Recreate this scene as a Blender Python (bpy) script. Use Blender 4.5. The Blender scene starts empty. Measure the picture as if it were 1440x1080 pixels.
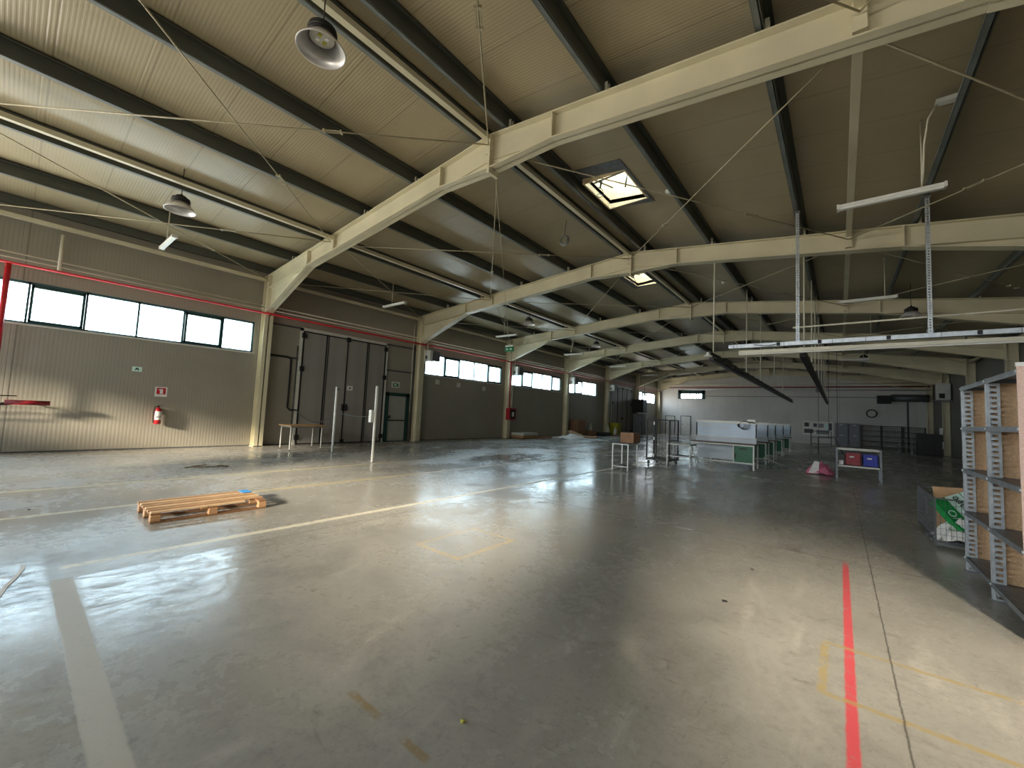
import bpy, math, random
from mathutils import Vector, Matrix
random.seed(7)
PI = math.pi
sc = bpy.context.scene
C = sc.collection

# ------------------------------------------------------------------ hall data (metres)
W0 = -14.74                      # inner face of the left columns
WX = -15.08                      # inner face of the left wall sheets
XR = -4.92                       # ridge
RW = 5.10                        # inner face of right columns
RX = 5.44                        # right wall
FR = [5.215 + 6.421 * i for i in range(7)]     # portal frames
YB, YF = 43.45, -9.0             # back wall, front wall
SL, SR = 0.0855, 0.1188
def top(x): return 6.532 - (SL * (XR - x) if x < XR else SR * (x - XR))   # top of rafters
def roof(x): return top(x) + 0.33                                        # underside of roof sheets

# ------------------------------------------------------------------ materials
MATS = {}
def sr(c):
    return tuple(((v / 255.0) / 12.92 if v / 255.0 <= .04045 else ((v / 255.0 + .055) / 1.055) ** 2.4) for v in c)
def mat(name, col, rough=.5, metal=0., var=.12, scale=6., bump=0., bscale=40., spec=.5, emit=None, stretch=None):
    m = bpy.data.materials.new(name); m.use_nodes = True
    nt = m.node_tree; N = nt.nodes; L = nt.links
    b = N['Principled BSDF']
    col = sr(col)
    b.inputs['Roughness'].default_value = rough
    b.inputs['Metallic'].default_value = metal
    b.inputs['Specular IOR Level'].default_value = spec
    tc = N.new('ShaderNodeTexCoord'); mp = N.new('ShaderNodeMapping'); L.new(tc.outputs['Object'], mp.inputs[0])
    if stretch: mp.inputs['Scale'].default_value = stretch
    nz = N.new('ShaderNodeTexNoise'); nz.inputs['Scale'].default_value = scale; nz.inputs['Detail'].default_value = 5
    L.new(mp.outputs[0], nz.inputs['Vector'])
    mx = N.new('ShaderNodeMix'); mx.data_type = 'RGBA'
    mx.inputs['A'].default_value = (*[c * (1 - var) for c in col], 1)
    mx.inputs['B'].default_value = (*[min(1, c * (1 + var)) for c in col], 1)
    rp = N.new('ShaderNodeMapRange'); rp.inputs['From Min'].default_value = .3; rp.inputs['From Max'].default_value = .7
    L.new(nz.outputs['Fac'], rp.inputs[0]); L.new(rp.outputs[0], mx.inputs['Factor'])
    L.new(mx.outputs['Result'], b.inputs['Base Color'])
    if bump:
        n2 = N.new('ShaderNodeTexNoise'); n2.inputs['Scale'].default_value = bscale; L.new(mp.outputs[0], n2.inputs['Vector'])
        bp = N.new('ShaderNodeBump'); bp.inputs['Strength'].default_value = bump; bp.inputs['Distance'].default_value = .01
        L.new(n2.outputs['Fac'], bp.inputs['Height']); L.new(bp.outputs[0], b.inputs['Normal'])
    if emit:
        b.inputs['Emission Color'].default_value = (*sr(emit[0]), 1); b.inputs['Emission Strength'].default_value = emit[1]
    MATS[name] = m
    return m
cream = mat('cream_steel', (212, 203, 172), .42, 0, .10, 1.2)
creamd = mat('cream_pipe', (208, 202, 180), .45, 0, .10, 3)
purl = mat('galvanised_green_grey', (82, 84, 74), .5, .1, .25, 2.2, stretch=(1, .2, 1))
purl_lip = mat('purlin_lip', (122, 128, 124), .5, .1, .2, 3)
rodm = mat('rod_steel', (178, 168, 138), .45, .2, .15, 8)
red = mat('red_paint', (176, 22, 34), .35, 0, .18, 5)
redd = mat('dark_red', (120, 14, 24), .4, 0, .18, 5)
white = mat('white_paint', (226, 226, 218), .4, 0, .06, 5)
offw = mat('off_white', (205, 203, 192), .5, 0, .08, 4)
black = mat('black_rubber', (24, 24, 24), .6, 0, .2, 12)
dark = mat('dark_metal', (44, 42, 40), .45, .3, .2, 8)
darkg = mat('dark_green_frame', (30, 62, 56), .4, 0, .15, 6)
teal = mat('teal_frame', (60, 92, 96), .4, 0, .15, 6)
galv = mat('galvanised', (190, 196, 200), .38, .55, .14, 14)
galvd = mat('galvanised_dark', (120, 122, 124), .45, .6, .2, 10)
alu = mat('brushed_aluminium', (228, 224, 220), .32, .45, .1, 6)
grey = mat('grey_paint', (128, 132, 136), .45, 0, .1, 4)
greyd = mat('dark_grey_paint', (70, 72, 72), .5, 0, .15, 4)
bluep = mat('pale_blue_panel', (206, 220, 236), .4, 0, .08, 2)
whitep = mat('pale_grey_panel', (208, 216, 222), .45, 0, .08, 2)
green = mat('green_drawer', (46, 104, 74), .42, 0, .1, 4)
greenb = mat('bright_green_print', (12, 140, 66), .45, 0, .08, 5)
mint = mat('pale_mint_print', (206, 238, 226), .5, 0, .05, 3)
wood = mat('pallet_wood', (176, 136, 96), .75, 0, .22, 7, .2, 60, stretch=(8, .8, 8))
wood2 = mat('pallet_wood_pale', (206, 172, 130), .75, 0, .2, 7, .2, 60, stretch=(8, .8, 8))
woodd = mat('pallet_wood_dark', (128, 90, 56), .8, 0, .25, 7, .2, 60, stretch=(.8, 8, 8))
woodt = mat('table_wood', (196, 152, 100), .5, 0, .2, 8, stretch=(1, 5, 1))
brownt = mat('brown_worktop', (92, 74, 62), .5, 0, .2, 8)
card = mat('cardboard', (140, 104, 78), .85, 0, .15, 6)
cardl = mat('light_cardboard', (176, 140, 104), .85, 0, .15, 6)
blue = mat('blue_paint', (36, 140, 214), .5, 0, .1, 6)
blueb = mat('blue_plastic', (14, 40, 160), .3, 0, .2, 10)
redb = mat('red_plastic', (140, 8, 24), .3, 0, .25, 10)
pink = mat('pink_film', (214, 120, 146), .35, 0, .25, 14)
paper = mat('white_paper', (224, 222, 216), .8, 0, .08, 8)
yellow = mat('yellow_plastic', (176, 168, 44), .5, 0, .15, 6)
signg = mat('sign_green', (18, 124, 74), .4, 0, .08, 4)
wire = mat('wire_zinc', (96, 99, 100), .4, .6, .15, 20)

def chip():
    m = mat('chipboard', (208, 172, 134), .8, 0, .16, 60, .2, 90)
    return m
chipb = chip()
chipe = mat('pale_chipboard', (222, 190, 174), .8, 0, .1, 60, .15, 90)

def nodes(name):
    m = bpy.data.materials.new(name); m.use_nodes = True
    return m, m.node_tree.nodes, m.node_tree.links, m.node_tree.nodes['Principled BSDF']
class G:
    """little node builder"""
    def __init__(s, N, L): s.N, s.L = N, L
    def m(s, op, a, b=None, c=None):
        n = s.N.new('ShaderNodeMath'); n.operation = op
        for i, v in enumerate((a, b, c)):
            if v is None: continue
            if isinstance(v, (int, float)): n.inputs[i].default_value = v
            else: s.L.new(v, n.inputs[i])
        return n.outputs[0]
    def mr(s, v, a, b, c=0., d=1., smooth=False):
        n = s.N.new('ShaderNodeMapRange'); s.L.new(v, n.inputs[0])
        if smooth: n.interpolation_type = 'SMOOTHSTEP'
        for i, q in enumerate((a, b, c, d)): n.inputs[i + 1].default_value = q
        return n.outputs[0]
    def mix(s, f, a, b):
        n = s.N.new('ShaderNodeMix'); n.data_type = 'RGBA'
        for k, v in (('Factor', f), ('A', a), ('B', b)):
            if isinstance(v, tuple): n.inputs[k].default_value = (*v[:3], 1)
            elif isinstance(v, (int, float)): n.inputs[k].default_value = v
            else: s.L.new(v, n.inputs[k])
        return n.outputs['Result']
    def noise(s, vec, scale, detail=4, rough=.55, dist=0.):
        n = s.N.new('ShaderNodeTexNoise'); n.inputs['Scale'].default_value = scale; n.inputs['Detail'].default_value = detail
        n.inputs['Roughness'].default_value = rough; n.inputs['Distortion'].default_value = dist
        s.L.new(vec, n.inputs['Vector']); return n.outputs['Fac']
    def vec(s, vec, scale):
        n = s.N.new('ShaderNodeMapping'); n.inputs['Scale'].default_value = scale; s.L.new(vec, n.inputs[0]); return n.outputs[0]
    def bump(s, h, st, d, prev=None):
        n = s.N.new('ShaderNodeBump'); n.inputs['Strength'].default_value = st; n.inputs['Distance'].default_value = d
        s.L.new(h, n.inputs['Height'])
        if prev is not None: s.L.new(prev, n.inputs['Normal'])
        return n.outputs[0]

def ribbed(name, col, axis, pitch, joint, rough=.45, jcol=.75, var=.08, spec=.5, ribs=.14, js=.5):
    """sandwich panel sheet: fine ribs across `axis`, a panel joint every `joint` metres"""
    m, N, L, b = nodes(name); g = G(N, L)
    tc = N.new('ShaderNodeTexCoord'); sp = N.new('ShaderNodeSeparateXYZ'); L.new(tc.outputs['Object'], sp.inputs[0])
    v = sp.outputs[axis]
    tri = g.m('PINGPONG', v, pitch / 2)
    rib = g.mr(tri, pitch * .12, pitch * .32, smooth=True)
    jt = g.m('PINGPONG', v, joint / 2)
    jm = g.mr(jt, .006, .022)
    jt2 = g.m('PINGPONG', g.m('ADD', v, .09), joint / 2)
    jm2 = g.mr(jt2, .004, .014)
    nz = g.noise(tc.outputs['Object'], .5, 5); nz2 = g.noise(g.vec(tc.outputs['Object'], (1, 1, .25)), 3., 4)
    base = sr(col)
    c = g.mix(g.mr(nz, .3, .7), tuple(x * (1 - var) for x in base), tuple(x * (1 + var) for x in base))
    c = g.mix(g.mr(nz2, .55, .8, 0, .25), c, tuple(x * .7 for x in base))
    c = g.mix(g.m('MULTIPLY', g.m('SUBTRACT', 1, rib), ribs), c, tuple(x * .6 for x in base))
    c = g.mix(g.m('MULTIPLY', g.m('SUBTRACT', 1, jm), js), c, tuple(x * jcol * .5 for x in base))
    L.new(c, b.inputs['Base Color']); b.inputs['Roughness'].default_value = rough; b.inputs['Specular IOR Level'].default_value = spec
    h = g.m('ADD', rib, g.m('MULTIPLY', g.m('MULTIPLY', jm, jm2), 2.))
    L.new(g.bump(h, .35, .003), b.inputs['Normal'])
    return m
wallm = ribbed('ribbed_wall_sheet', (150, 144, 130), 1, .075, 500., .42, ribs=.07)
wallm_x = ribbed('ribbed_wall_sheet_across', (206, 204, 198), 0, .5, 500., .55, ribs=.03)
roofm = ribbed('ribbed_roof_sheet', (172, 158, 126), 1, .05, 1.0, .33, .8, .10, ribs=.08, js=.3)
leafm = ribbed('ribbed_door_leaf', (150, 146, 138), 1, .5, 5.0, .5)

def floor_material():
    m, N, L, b = nodes('worn_concrete_floor'); g = G(N, L)
    tc = N.new('ShaderNodeTexCoord'); P = tc.outputs['Object']
    sp = N.new('ShaderNodeSeparateXYZ'); L.new(P, sp.inputs[0]); x, y = sp.outputs[0], sp.outputs[1]
    big = g.noise(P, .22, 6, .6, .4); mid = g.noise(P, 1.1, 8, .65, .6); fine = g.noise(P, 9., 8, .7); grit = g.noise(P, 60., 3, .6)
    streak = g.noise(g.vec(P, (1.2, .35, 1)), 2.4, 7, .65, .8)
    c = g.mix(g.mr(big, .35, .68), sr((148, 145, 137)), sr((178, 174, 164)))
    c = g.mix(g.mr(mid, .48, .72, 0, .55), c, sr((116, 113, 107)))
    c = g.mix(g.mr(streak, .56, .75, 0, .5), c, sr((202, 198, 186)))
    c = g.mix(g.mr(fine, .55, .8, 0, .5), c, sr((104, 101, 95)))
    c = g.mix(g.mr(grit, .62, .8, 0, .35), c, sr((92, 88, 82)))
    pol = g.noise(g.vec(P, (1, .6, 1)), .45, 6, .62, .5)
    rough = g.m('ADD', g.m('ADD', g.mr(pol, .42, .6, .10, .27), g.mr(mid, .4, .65, 0, .10)), g.mr(fine, .45, .65, 0, .12))
    h = g.m('ADD', g.m('MULTIPLY', fine, .5), g.m('ADD', g.m('MULTIPLY', mid, .9), g.m('MULTIPLY', grit, .12)))
    def band(v, c0, hw, soft=.006):
        d = g.m('ABSOLUTE', g.m('SUBTRACT', v, c0)); return g.mr(d, hw - soft, hw + soft, 1, 0)
    def seg(v, a, bb, soft=.02): return g.m('MULTIPLY', g.mr(v, a - soft, a + soft), g.mr(v, bb - soft, bb + soft, 1, 0))
    wob = g.m('MULTIPLY', g.m('SUBTRACT', g.noise(P, 14., 3), .5), .016)
    xw = g.m('ADD', x, wob); yw = g.m('ADD', y, wob)
    def paint(c, rgh, mask, col, wear=.45, amt=.9, r=.5):
        w = g.mr(g.noise(P, 16., 7, .75), wear - .1, wear + .06)
        mk = g.m('MULTIPLY', g.m('MULTIPLY', mask, w), amt)
        return g.mix(mk, c, sr(col)), g.m('ADD', g.m('MULTIPLY', rgh, g.m('SUBTRACT', 1, mk)), g.m('MULTIPLY', mk, r))
    blot = g.noise(g.vec(P, (.9, 1.3, 1)), 3.1, 9, .78, 1.5)
    c = g.mix(g.mr(blot, .56, .72, 0, .42), c, sr((106, 102, 96)))
    peb = g.noise(P, 26., 6, .75)
    c = g.mix(g.mr(peb, .50, .70, 0, .32), c, sr((96, 93, 88)))
    c = g.mix(g.mr(g.noise(g.vec(P, (2, 1, 1)), 130., 2, .5), .70, .74, 0, .7), c, sr((60, 56, 52)))
    scr = g.noise(g.vec(P, (7, .8, 1)), 2.2, 6, .7, 1.8)
    c = g.mix(g.mr(scr, .64, .70, 0, .4), c, sr((96, 92, 86)))
    # dark rough dirt stain at the left edge
    st = g.m('MULTIPLY', seg(x, -5.7, -4.2, .22), seg(y, -1.5, .34, .10))
    stm = g.m('MULTIPLY', st, g.mr(g.noise(g.vec(P, (2, .7, 1)), 3.4, 8, .7, .8), .40, .54))
    c = g.mix(g.m('MULTIPLY', stm, .85), c, sr((74, 64, 54)))
    # tyre-mark and scuffs
    sc1 = g.m('MULTIPLY', g.mr(g.noise(g.vec(P, (.6, 2.2, 1)), 1.7, 8, .75, 1.2), .60, .68), .55)
    c = g.mix(sc1, c, sr((104, 98, 90)))
    # lines
    c, rough = paint(c, rough, g.m('MULTIPLY', band(yw, .385, .062), seg(x, -4.86, 1.0)), (192, 186, 170), .38, .8, .55)   # broad pale line
    c, rough = paint(c, rough, g.m('MULTIPLY', band(xw, -5.17, .05), seg(y, .40, 26)), (232, 224, 200), .42, .8, .4)      # long pale line
    c, rough = paint(c, rough, g.m('MULTIPLY', band(xw, -9.42, .05), seg(y, -9, 12)), (206, 188, 112), .44, .6)
    c, rough = paint(c, rough, g.m('MULTIPLY', band(xw, -7.5, .05), seg(y, -9, 18)), (206, 184, 110), .44, .6)
    c, rough = paint(c, rough, g.m('MULTIPLY', band(xw, .039, .026), seg(y, 1.5, 5.95, .15)), (208, 72, 82), .38, .92, .5)  # red line
    # yellow outlined boxes
    r1 = g.m('MAXIMUM', g.m('MULTIPLY', band(xw, -.09, .022), seg(y, 3.03, 3.68)),
             g.m('MAXIMUM', g.m('MULTIPLY', band(yw, 3.03, .022), seg(x, -.1, 1.6)), g.m('MULTIPLY', band(g.m('ADD', yw, g.m('MULTIPLY', x, .0)), 3.72, .022), seg(x, -.1, 1.6))))
    c, rough = paint(c, rough, r1, (168, 148, 98), .47, .8)
    r2 = g.m('MAXIMUM', g.m('MULTIPLY', g.m('MAXIMUM', band(yw, 2.97, .03), band(yw, 3.85, .02)), seg(x, -3.65, -3.0)),
             g.m('MULTIPLY', g.m('MAXIMUM', band(xw, -3.64, .02), band(xw, -3.0, .03)), seg(y, 2.95, 3.87)))
    c, rough = paint(c, rough, r2, (200, 172, 110), .49, .6)
    r3 = g.m('MULTIPLY', band(yw, 1.25, .02), g.m('MAXIMUM', seg(x, -2.0, -1.75), seg(x, -1.55, -1.38)))
    c, rough = paint(c, rough, r3, (150, 128, 84), .45, .8)
    # saw-cut joints
    jx = g.m('MAXIMUM', band(xw, -4.848, .004, .004), g.m('MAXIMUM', band(xw, .248, .004, .004), band(xw, -9.95, .006, .004)))
    jy = g.m('MAXIMUM', band(yw, 6.05, .006, .006), g.m('MAXIMUM', band(yw, 12.4, .006, .006), band(yw, 18.8, .008, .006)))
    j = g.m('MAXIMUM', jx, jy)
    c = g.mix(g.m('MULTIPLY', j, .8), c, sr((52, 48, 44)))
    L.new(c, b.inputs['Base Color']); L.new(rough, b.inputs['Roughness'])
    b.inputs['Specular IOR Level'].default_value = .55
    wet = g.m('MULTIPLY', g.m('MULTIPLY', seg(x, -4.84, -3.1, .03), g.mr(x, -4.2, -2.9, 1, 0)), g.m('MULTIPLY', seg(y, .47, 2.5, .03), g.mr(y, 1.6, 2.5, 1, 0)))
    wet2 = g.m('MULTIPLY', seg(x, -5.6, -3.9, .2), seg(y, -2., .31, .02))
    wn = g.mr(g.noise(g.vec(P, (2.2, .8, 1)), 5.5, 8, .75, .9), .40, .56)
    b.inputs['Coat Roughness'].default_value = .10
    L.new(g.m('MULTIPLY', g.m('MAXIMUM', wet, wet2), wn), b.inputs['Coat Weight']); b.inputs['Coat IOR'].default_value = 1.9
    hh = g.m('SUBTRACT', h, j)
    L.new(g.bump(hh, .18, .004), b.inputs['Normal'])
    L.new(g.bump(g.m('ADD', g.noise(g.vec(P, (1.6, .8, 1)), 7., 6, .7), g.m('MULTIPLY', fine, .5)), .25, .012), b.inputs['Coat Normal'])
    return m
floorm = floor_material()

def frosted():
    m = bpy.data.materials.new('dusty_window_glass'); m.use_nodes = True
    N, L = m.node_tree.nodes, m.node_tree.links; N.remove(N['Principled BSDF']); g = G(N, L)
    tr = N.new('ShaderNodeBsdfTransparent'); tr.inputs[0].default_value = (.78, .88, .92, 1)
    tl = N.new('ShaderNodeBsdfTranslucent'); tl.inputs[0].default_value = (.8, .86, .88, 1)
    gl = N.new('ShaderNodeBsdfGlossy'); gl.inputs['Roughness'].default_value = .15; gl.inputs[0].default_value = (.6, .6, .6, 1)
    tc = N.new('ShaderNodeTexCoord')
    f = g.mr(g.noise(g.vec(tc.outputs['Object'], (1, 3, .6)), 1.3, 5), .3, .7, .18, .5)
    a = N.new('ShaderNodeMixShader'); L.new(f, a.inputs[0]); L.new(tr.outputs[0], a.inputs[1]); L.new(tl.outputs[0], a.inputs[2])
    d = N.new('ShaderNodeMixShader'); d.inputs[0].default_value = .05; L.new(a.outputs[0], d.inputs[1]); L.new(gl.outputs[0], d.inputs[2])
    L.new(d.outputs[0], N['Material Output'].inputs[0])
    return m
glass = frosted()
glass_clean = frosted(); glass_clean.name = 'clean_window_glass'
for nd in glass_clean.node_tree.nodes:
    if nd.type == 'BSDF_TRANSPARENT': nd.inputs[0].default_value = (1, 1, 1, 1)
    if nd.type == 'MAP_RANGE': nd.inputs[3].default_value = .0; nd.inputs[4].default_value = .1

# ------------------------------------------------------------------ mesh helpers
class M:
    def __init__(s): s.v = []; s.f = []; s.sm = []; s.mi = []; s.cur = 0
    def add(s, vs, fs, smooth=False):
        o = len(s.v); s.v += [tuple(v) for v in vs]
        for f in fs: s.f.append(tuple(i + o for i in f)); s.sm.append(smooth); s.mi.append(s.cur)
        return s
    def box(s, x0, x1, y0, y1, z0, z1, rot=None, piv=None):
        vs = [Vector((x, y, z)) for x in (x0, x1) for y in (y0, y1) for z in (z0, z1)]
        if rot is not None:
            pv = Vector(piv) if piv is not None else Vector(((x0 + x1) / 2, (y0 + y1) / 2, (z0 + z1) / 2))
            vs = [rot @ (v - pv) + pv for v in vs]
        return s.add(vs, [(0, 1, 3, 2), (4, 6, 7, 5), (0, 4, 5, 1), (2, 3, 7, 6), (0, 2, 6, 4), (1, 5, 7, 3)])
    def bar(s, a, b, w, h=None, up=(0, 0, 1)):
        """rectangular bar from a to b, width w (sideways) and height h"""
        h = h or w; a, b = Vector(a), Vector(b); d = (b - a).normalized(); u = Vector(up)
        if abs(d.dot(u)) > .98: u = Vector((1, 0, 0))
        sd = d.cross(u).normalized(); u = sd.cross(d).normalized()
        vs = [p + sd * i * w / 2 + u * j * h / 2 for p in (a, b) for i, j in ((-1, -1), (1, -1), (1, 1), (-1, 1))]
        return s.add(vs, [(3, 2, 1, 0), (4, 5, 6, 7), (0, 1, 5, 4), (1, 2, 6, 5), (2, 3, 7, 6), (3, 0, 4, 7)])
    def tube(s, a, b, r, n=10, r2=None):
        a, b = Vector(a), Vector(b); d = (b - a).normalized(); u = Vector((0, 0, 1)) if abs(d.z) < .9 else Vector((1, 0, 0))
        p = d.cross(u).normalized(); q = d.cross(p); r2 = r if r2 is None else r2
        vs = [c + (p * math.cos(2 * PI * i / n) + q * math.sin(2 * PI * i / n)) * rr for c, rr in ((a, r), (b, r2)) for i in range(n)]
        s.add(vs, [(i, (i + 1) % n, n + (i + 1) % n, n + i) for i in range(n)], True)
        return s.add(vs, [tuple(range(n))[::-1], tuple(range(n, 2 * n))])
    def path(s, pts, r, n=8):
        pts = [Vector(p) for p in pts]
        vs = []; k = len(pts); pu = None
        for i, p in enumerate(pts):
            d = (pts[min(i + 1, k - 1)] - pts[max(i - 1, 0)]).normalized()
            u = pu if pu is not None and abs(d.dot(pu)) < .95 else (Vector((0, 0, 1)) if abs(d.z) < .9 else Vector((1, 0, 0)))
            a = d.cross(u).normalized(); bb = a.cross(d).normalized(); pu = bb
            vs += [p + (a * math.cos(2 * PI * j / n) + bb * math.sin(2 * PI * j / n)) * r for j in range(n)]
        fs = [(i * n + j, i * n + (j + 1) % n, (i + 1) * n + (j + 1) % n, (i + 1) * n + j) for i in range(k - 1) for j in range(n)]
        s.add(vs, fs, True); return s.add(vs, [tuple(range(n))[::-1], tuple(range((k - 1) * n, k * n))])
    def lathe(s, prof, c=(0, 0, 0), n=24, rot=None):
        c = Vector(c); vs = []
        for r, z in prof:
            for i in range(n):
                v = Vector((r * math.cos(2 * PI * i / n), r * math.sin(2 * PI * i / n), z))
                vs.append((rot @ v if rot is not None else v) + c)
        fs = [(i * n + j, i * n + (j + 1) % n, (i + 1) * n + (j + 1) % n, (i + 1) * n + j) for i in range(len(prof) - 1) for j in range(n)]
        return s.add(vs, fs, True)
    def prism(s, poly, ax, a, b):
        """extrude a 2D polygon along axis ax between a and b; poly in the other two axes' order"""
        def P(u, v, w):
            return (w, u, v) if ax == 0 else (u, w, v) if ax == 1 else (u, v, w)
        n = len(poly); vs = [P(u, v, a) for u, v in poly] + [P(u, v, b) for u, v in poly]
        return s.add(vs, [tuple(range(n))[::-1], tuple(range(n, 2 * n))] + [(i, (i + 1) % n, n + (i + 1) % n, n + i) for i in range(n)])
    def build(s, name, m, parent=None, bevel=0, kind=None, world=True):
        o = Vector((0, 0, 0))
        if parent is not None and world:
            q = parent
            while q is not None: o += q.location; q = q.parent
        me = bpy.data.meshes.new(name); me.from_pydata([Vector(v) - o for v in s.v], [], s.f)
        for mm in (m if isinstance(m, (list, tuple)) else [m]): me.materials.append(mm)
        me.polygons.foreach_set('use_smooth', s.sm); me.polygons.foreach_set('material_index', s.mi)
        me.update()
        import bmesh
        bm = bmesh.new(); bm.from_mesh(me); bmesh.ops.remove_doubles(bm, verts=bm.verts, dist=1e-5)
        bmesh.ops.recalc_face_normals(bm, faces=bm.faces); bm.to_mesh(me); bm.free()
        ob = bpy.data.objects.new(name, me); C.objects.link(ob)
        if parent is not None: ob.parent = parent
        if bevel:
            md = ob.modifiers.new('bevel', 'BEVEL'); md.width = bevel; md.segments = 2; md.limit_method = 'ANGLE'
        if kind: ob['kind'] = kind
        return ob
def thing(name, label, cat, loc=(0, 0, 0), group=None, rotz=0):
    o = bpy.data.objects.new(name, None); C.objects.link(o); o.location = loc; o.rotation_euler = (0, 0, rotz)
    o.empty_display_size = .2
    o['label'] = label; o['category'] = cat
    if group: o['group'] = group
    return o
def tag(o, label, cat, group=None, kind=None):
    o['label'] = label; o['category'] = cat
    if group: o['group'] = group
    if kind: o['kind'] = kind
    return o
def dup(root, loc, label, group=None, rotz=None):
    r = root.copy(); C.objects.link(r); r.location = loc; r['label'] = label
    if rotz is not None: r.rotation_euler = (0, 0, rotz)
    if group: r['group'] = group
    for ch in list(root.children):
        c = ch.copy(); C.objects.link(c); c.parent = r
        for gch in ch.children:
            d = gch.copy(); C.objects.link(d); d.parent = c
    return r
def text(name, body, size, m, parent, mtx, ext=.001):
    cu = bpy.data.curves.new(name, 'FONT'); cu.body = body; cu.size = size; cu.extrude = ext; cu.align_x = 'CENTER'; cu.align_y = 'CENTER'
    t = bpy.data.objects.new('tmp', cu); C.objects.link(t)
    bpy.context.view_layer.update()
    me = bpy.data.meshes.new_from_object(t.evaluated_get(bpy.context.evaluated_depsgraph_get())); bpy.data.objects.remove(t)
    me.materials.clear(); me.materials.append(m); me.transform(mtx); me.name = name
    o = bpy.data.objects.new(name, me); C.objects.link(o); o.parent = parent
    return o
ORD = ['first', 'second', 'third', 'fourth', 'fifth', 'sixth', 'seventh', 'eighth', 'ninth', 'tenth', 'eleventh', 'twelfth']

# ------------------------------------------------------------------ shell
M().box(WX - .3, RX + .3, YF - .3, YB + .3, -.2, 0).build('floor', floorm, kind='structure')
WIN = {0: (-8.2, -1.5, None), 1: (-.92, 4.92, [.10, 1.07, 2.07, 3.07, 4.05]), 3: (12.1, 17.62, [13.31, 14.33, 15.42, 16.48]),
       4: (18.55, 23.98, [19.58, 20.68, 21.78, 22.88]), 5: (24.98, 29.35, [25.97, 27.08, 28.15]), 7: (37.85, 42.6, [39.1, 40.3, 41.4])}
ZW0, ZW1 = 3.06, 4.08
w = M()
w.box(WX - .12, WX, WIN[0][1], YB, 0, ZW0); w.box(WX - .12, WX, YF, WIN[0][0], 0, ZW0); w.box(WX - .12, WX, YF, YB, ZW1, 6.05)
yy = YF
for k in sorted(WIN):
    w.box(WX - .12, WX, yy, WIN[k][0], ZW0, ZW1); yy = WIN[k][1]
w.box(WX - .12, WX, yy, YB, ZW0, ZW1)
w.build('wall_left', wallm, kind='structure')
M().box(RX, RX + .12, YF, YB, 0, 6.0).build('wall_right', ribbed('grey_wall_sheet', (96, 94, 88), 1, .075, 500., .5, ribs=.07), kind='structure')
# back wall (gable), a window hole in it
bw = M(); BWX0, BWX1, BWZ0, BWZ1 = -13.0, -10.4, 3.68, 4.62
bw.box(WX - .12, RX + .12, YB, YB + .12, 0, BWZ0); bw.box(WX - .12, BWX0, YB, YB + .12, BWZ0, BWZ1); bw.box(BWX1, RX + .12, YB, YB + .12, BWZ0, BWZ1)
bw.prism([(WX - .12, BWZ1), (RX + .12, BWZ1), (RX + .12, roof(RX) + .04), (XR, roof(XR) + .04), (WX - .12, roof(WX) + .04)], 1, YB, YB + .12)
bw.build('wall_back', wallm_x, kind='structure')
# front wall behind the camera: unseen, high ribbon openings cut to shape the sun pools
RB = [(-12.6, -8.6), (-6.3, 1.2), (2.7, 5.35)]     # ribbon openings high in the front wall
RZ0, RZ1, GZ = 3.4, 4.35, 4.35
fw = M()
fw.box(WX - .12, RX + .12, YF - .12, YF, 0, RZ0)
xx = WX - .12
for a_, b_ in RB: fw.box(xx, a_, YF - .12, YF, RZ0, RZ1); xx = b_
fw.box(xx, RX + .12, YF - .12, YF, RZ0, RZ1)
fw.prism([(WX - .12, GZ), (RX + .12, GZ), (RX + .12, roof(RX) + .04), (XR, roof(XR) + .04), (WX - .12, roof(WX) + .04)], 1, YF - .12, YF)
fw.build('wall_front', wallm_x, kind='structure')
# roof with two skylight holes
S1 = (-4.42, -3.50, 7.72, 9.02); S2 = (-6.22, -5.26, 14.05, 15.35)
def slope(mb, xs, ys, hole):
    for i in range(len(xs) - 1):
        for j in range(len(ys) - 1):
            if hole and abs(xs[i] - hole[0]) < 1e-6 and abs(ys[j] - hole[2]) < 1e-6: continue
            a, b2, c0, d0 = xs[i], xs[i + 1], ys[j], ys[j + 1]
            vs = [(x, y, roof(x) + t) for t in (0, .1) for x in (a, b2) for y in (c0, d0)]
            mb.add(vs, [(0, 2, 3, 1), (4, 5, 7, 6), (0, 1, 5, 4), (2, 6, 7, 3), (0, 4, 6, 2), (1, 3, 7, 5)])
rm = M()
slope(rm, [WX - .14, S2[0], S2[1], XR], [YF - .14, S2[2], S2[3], YB + .14], S2)
slope(rm, [XR, S1[0], S1[1], RX + .14], [YF - .14, S1[2], S1[3], YB + .14], S1)
rm.build('ceiling', roofm, kind='structure')
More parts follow.
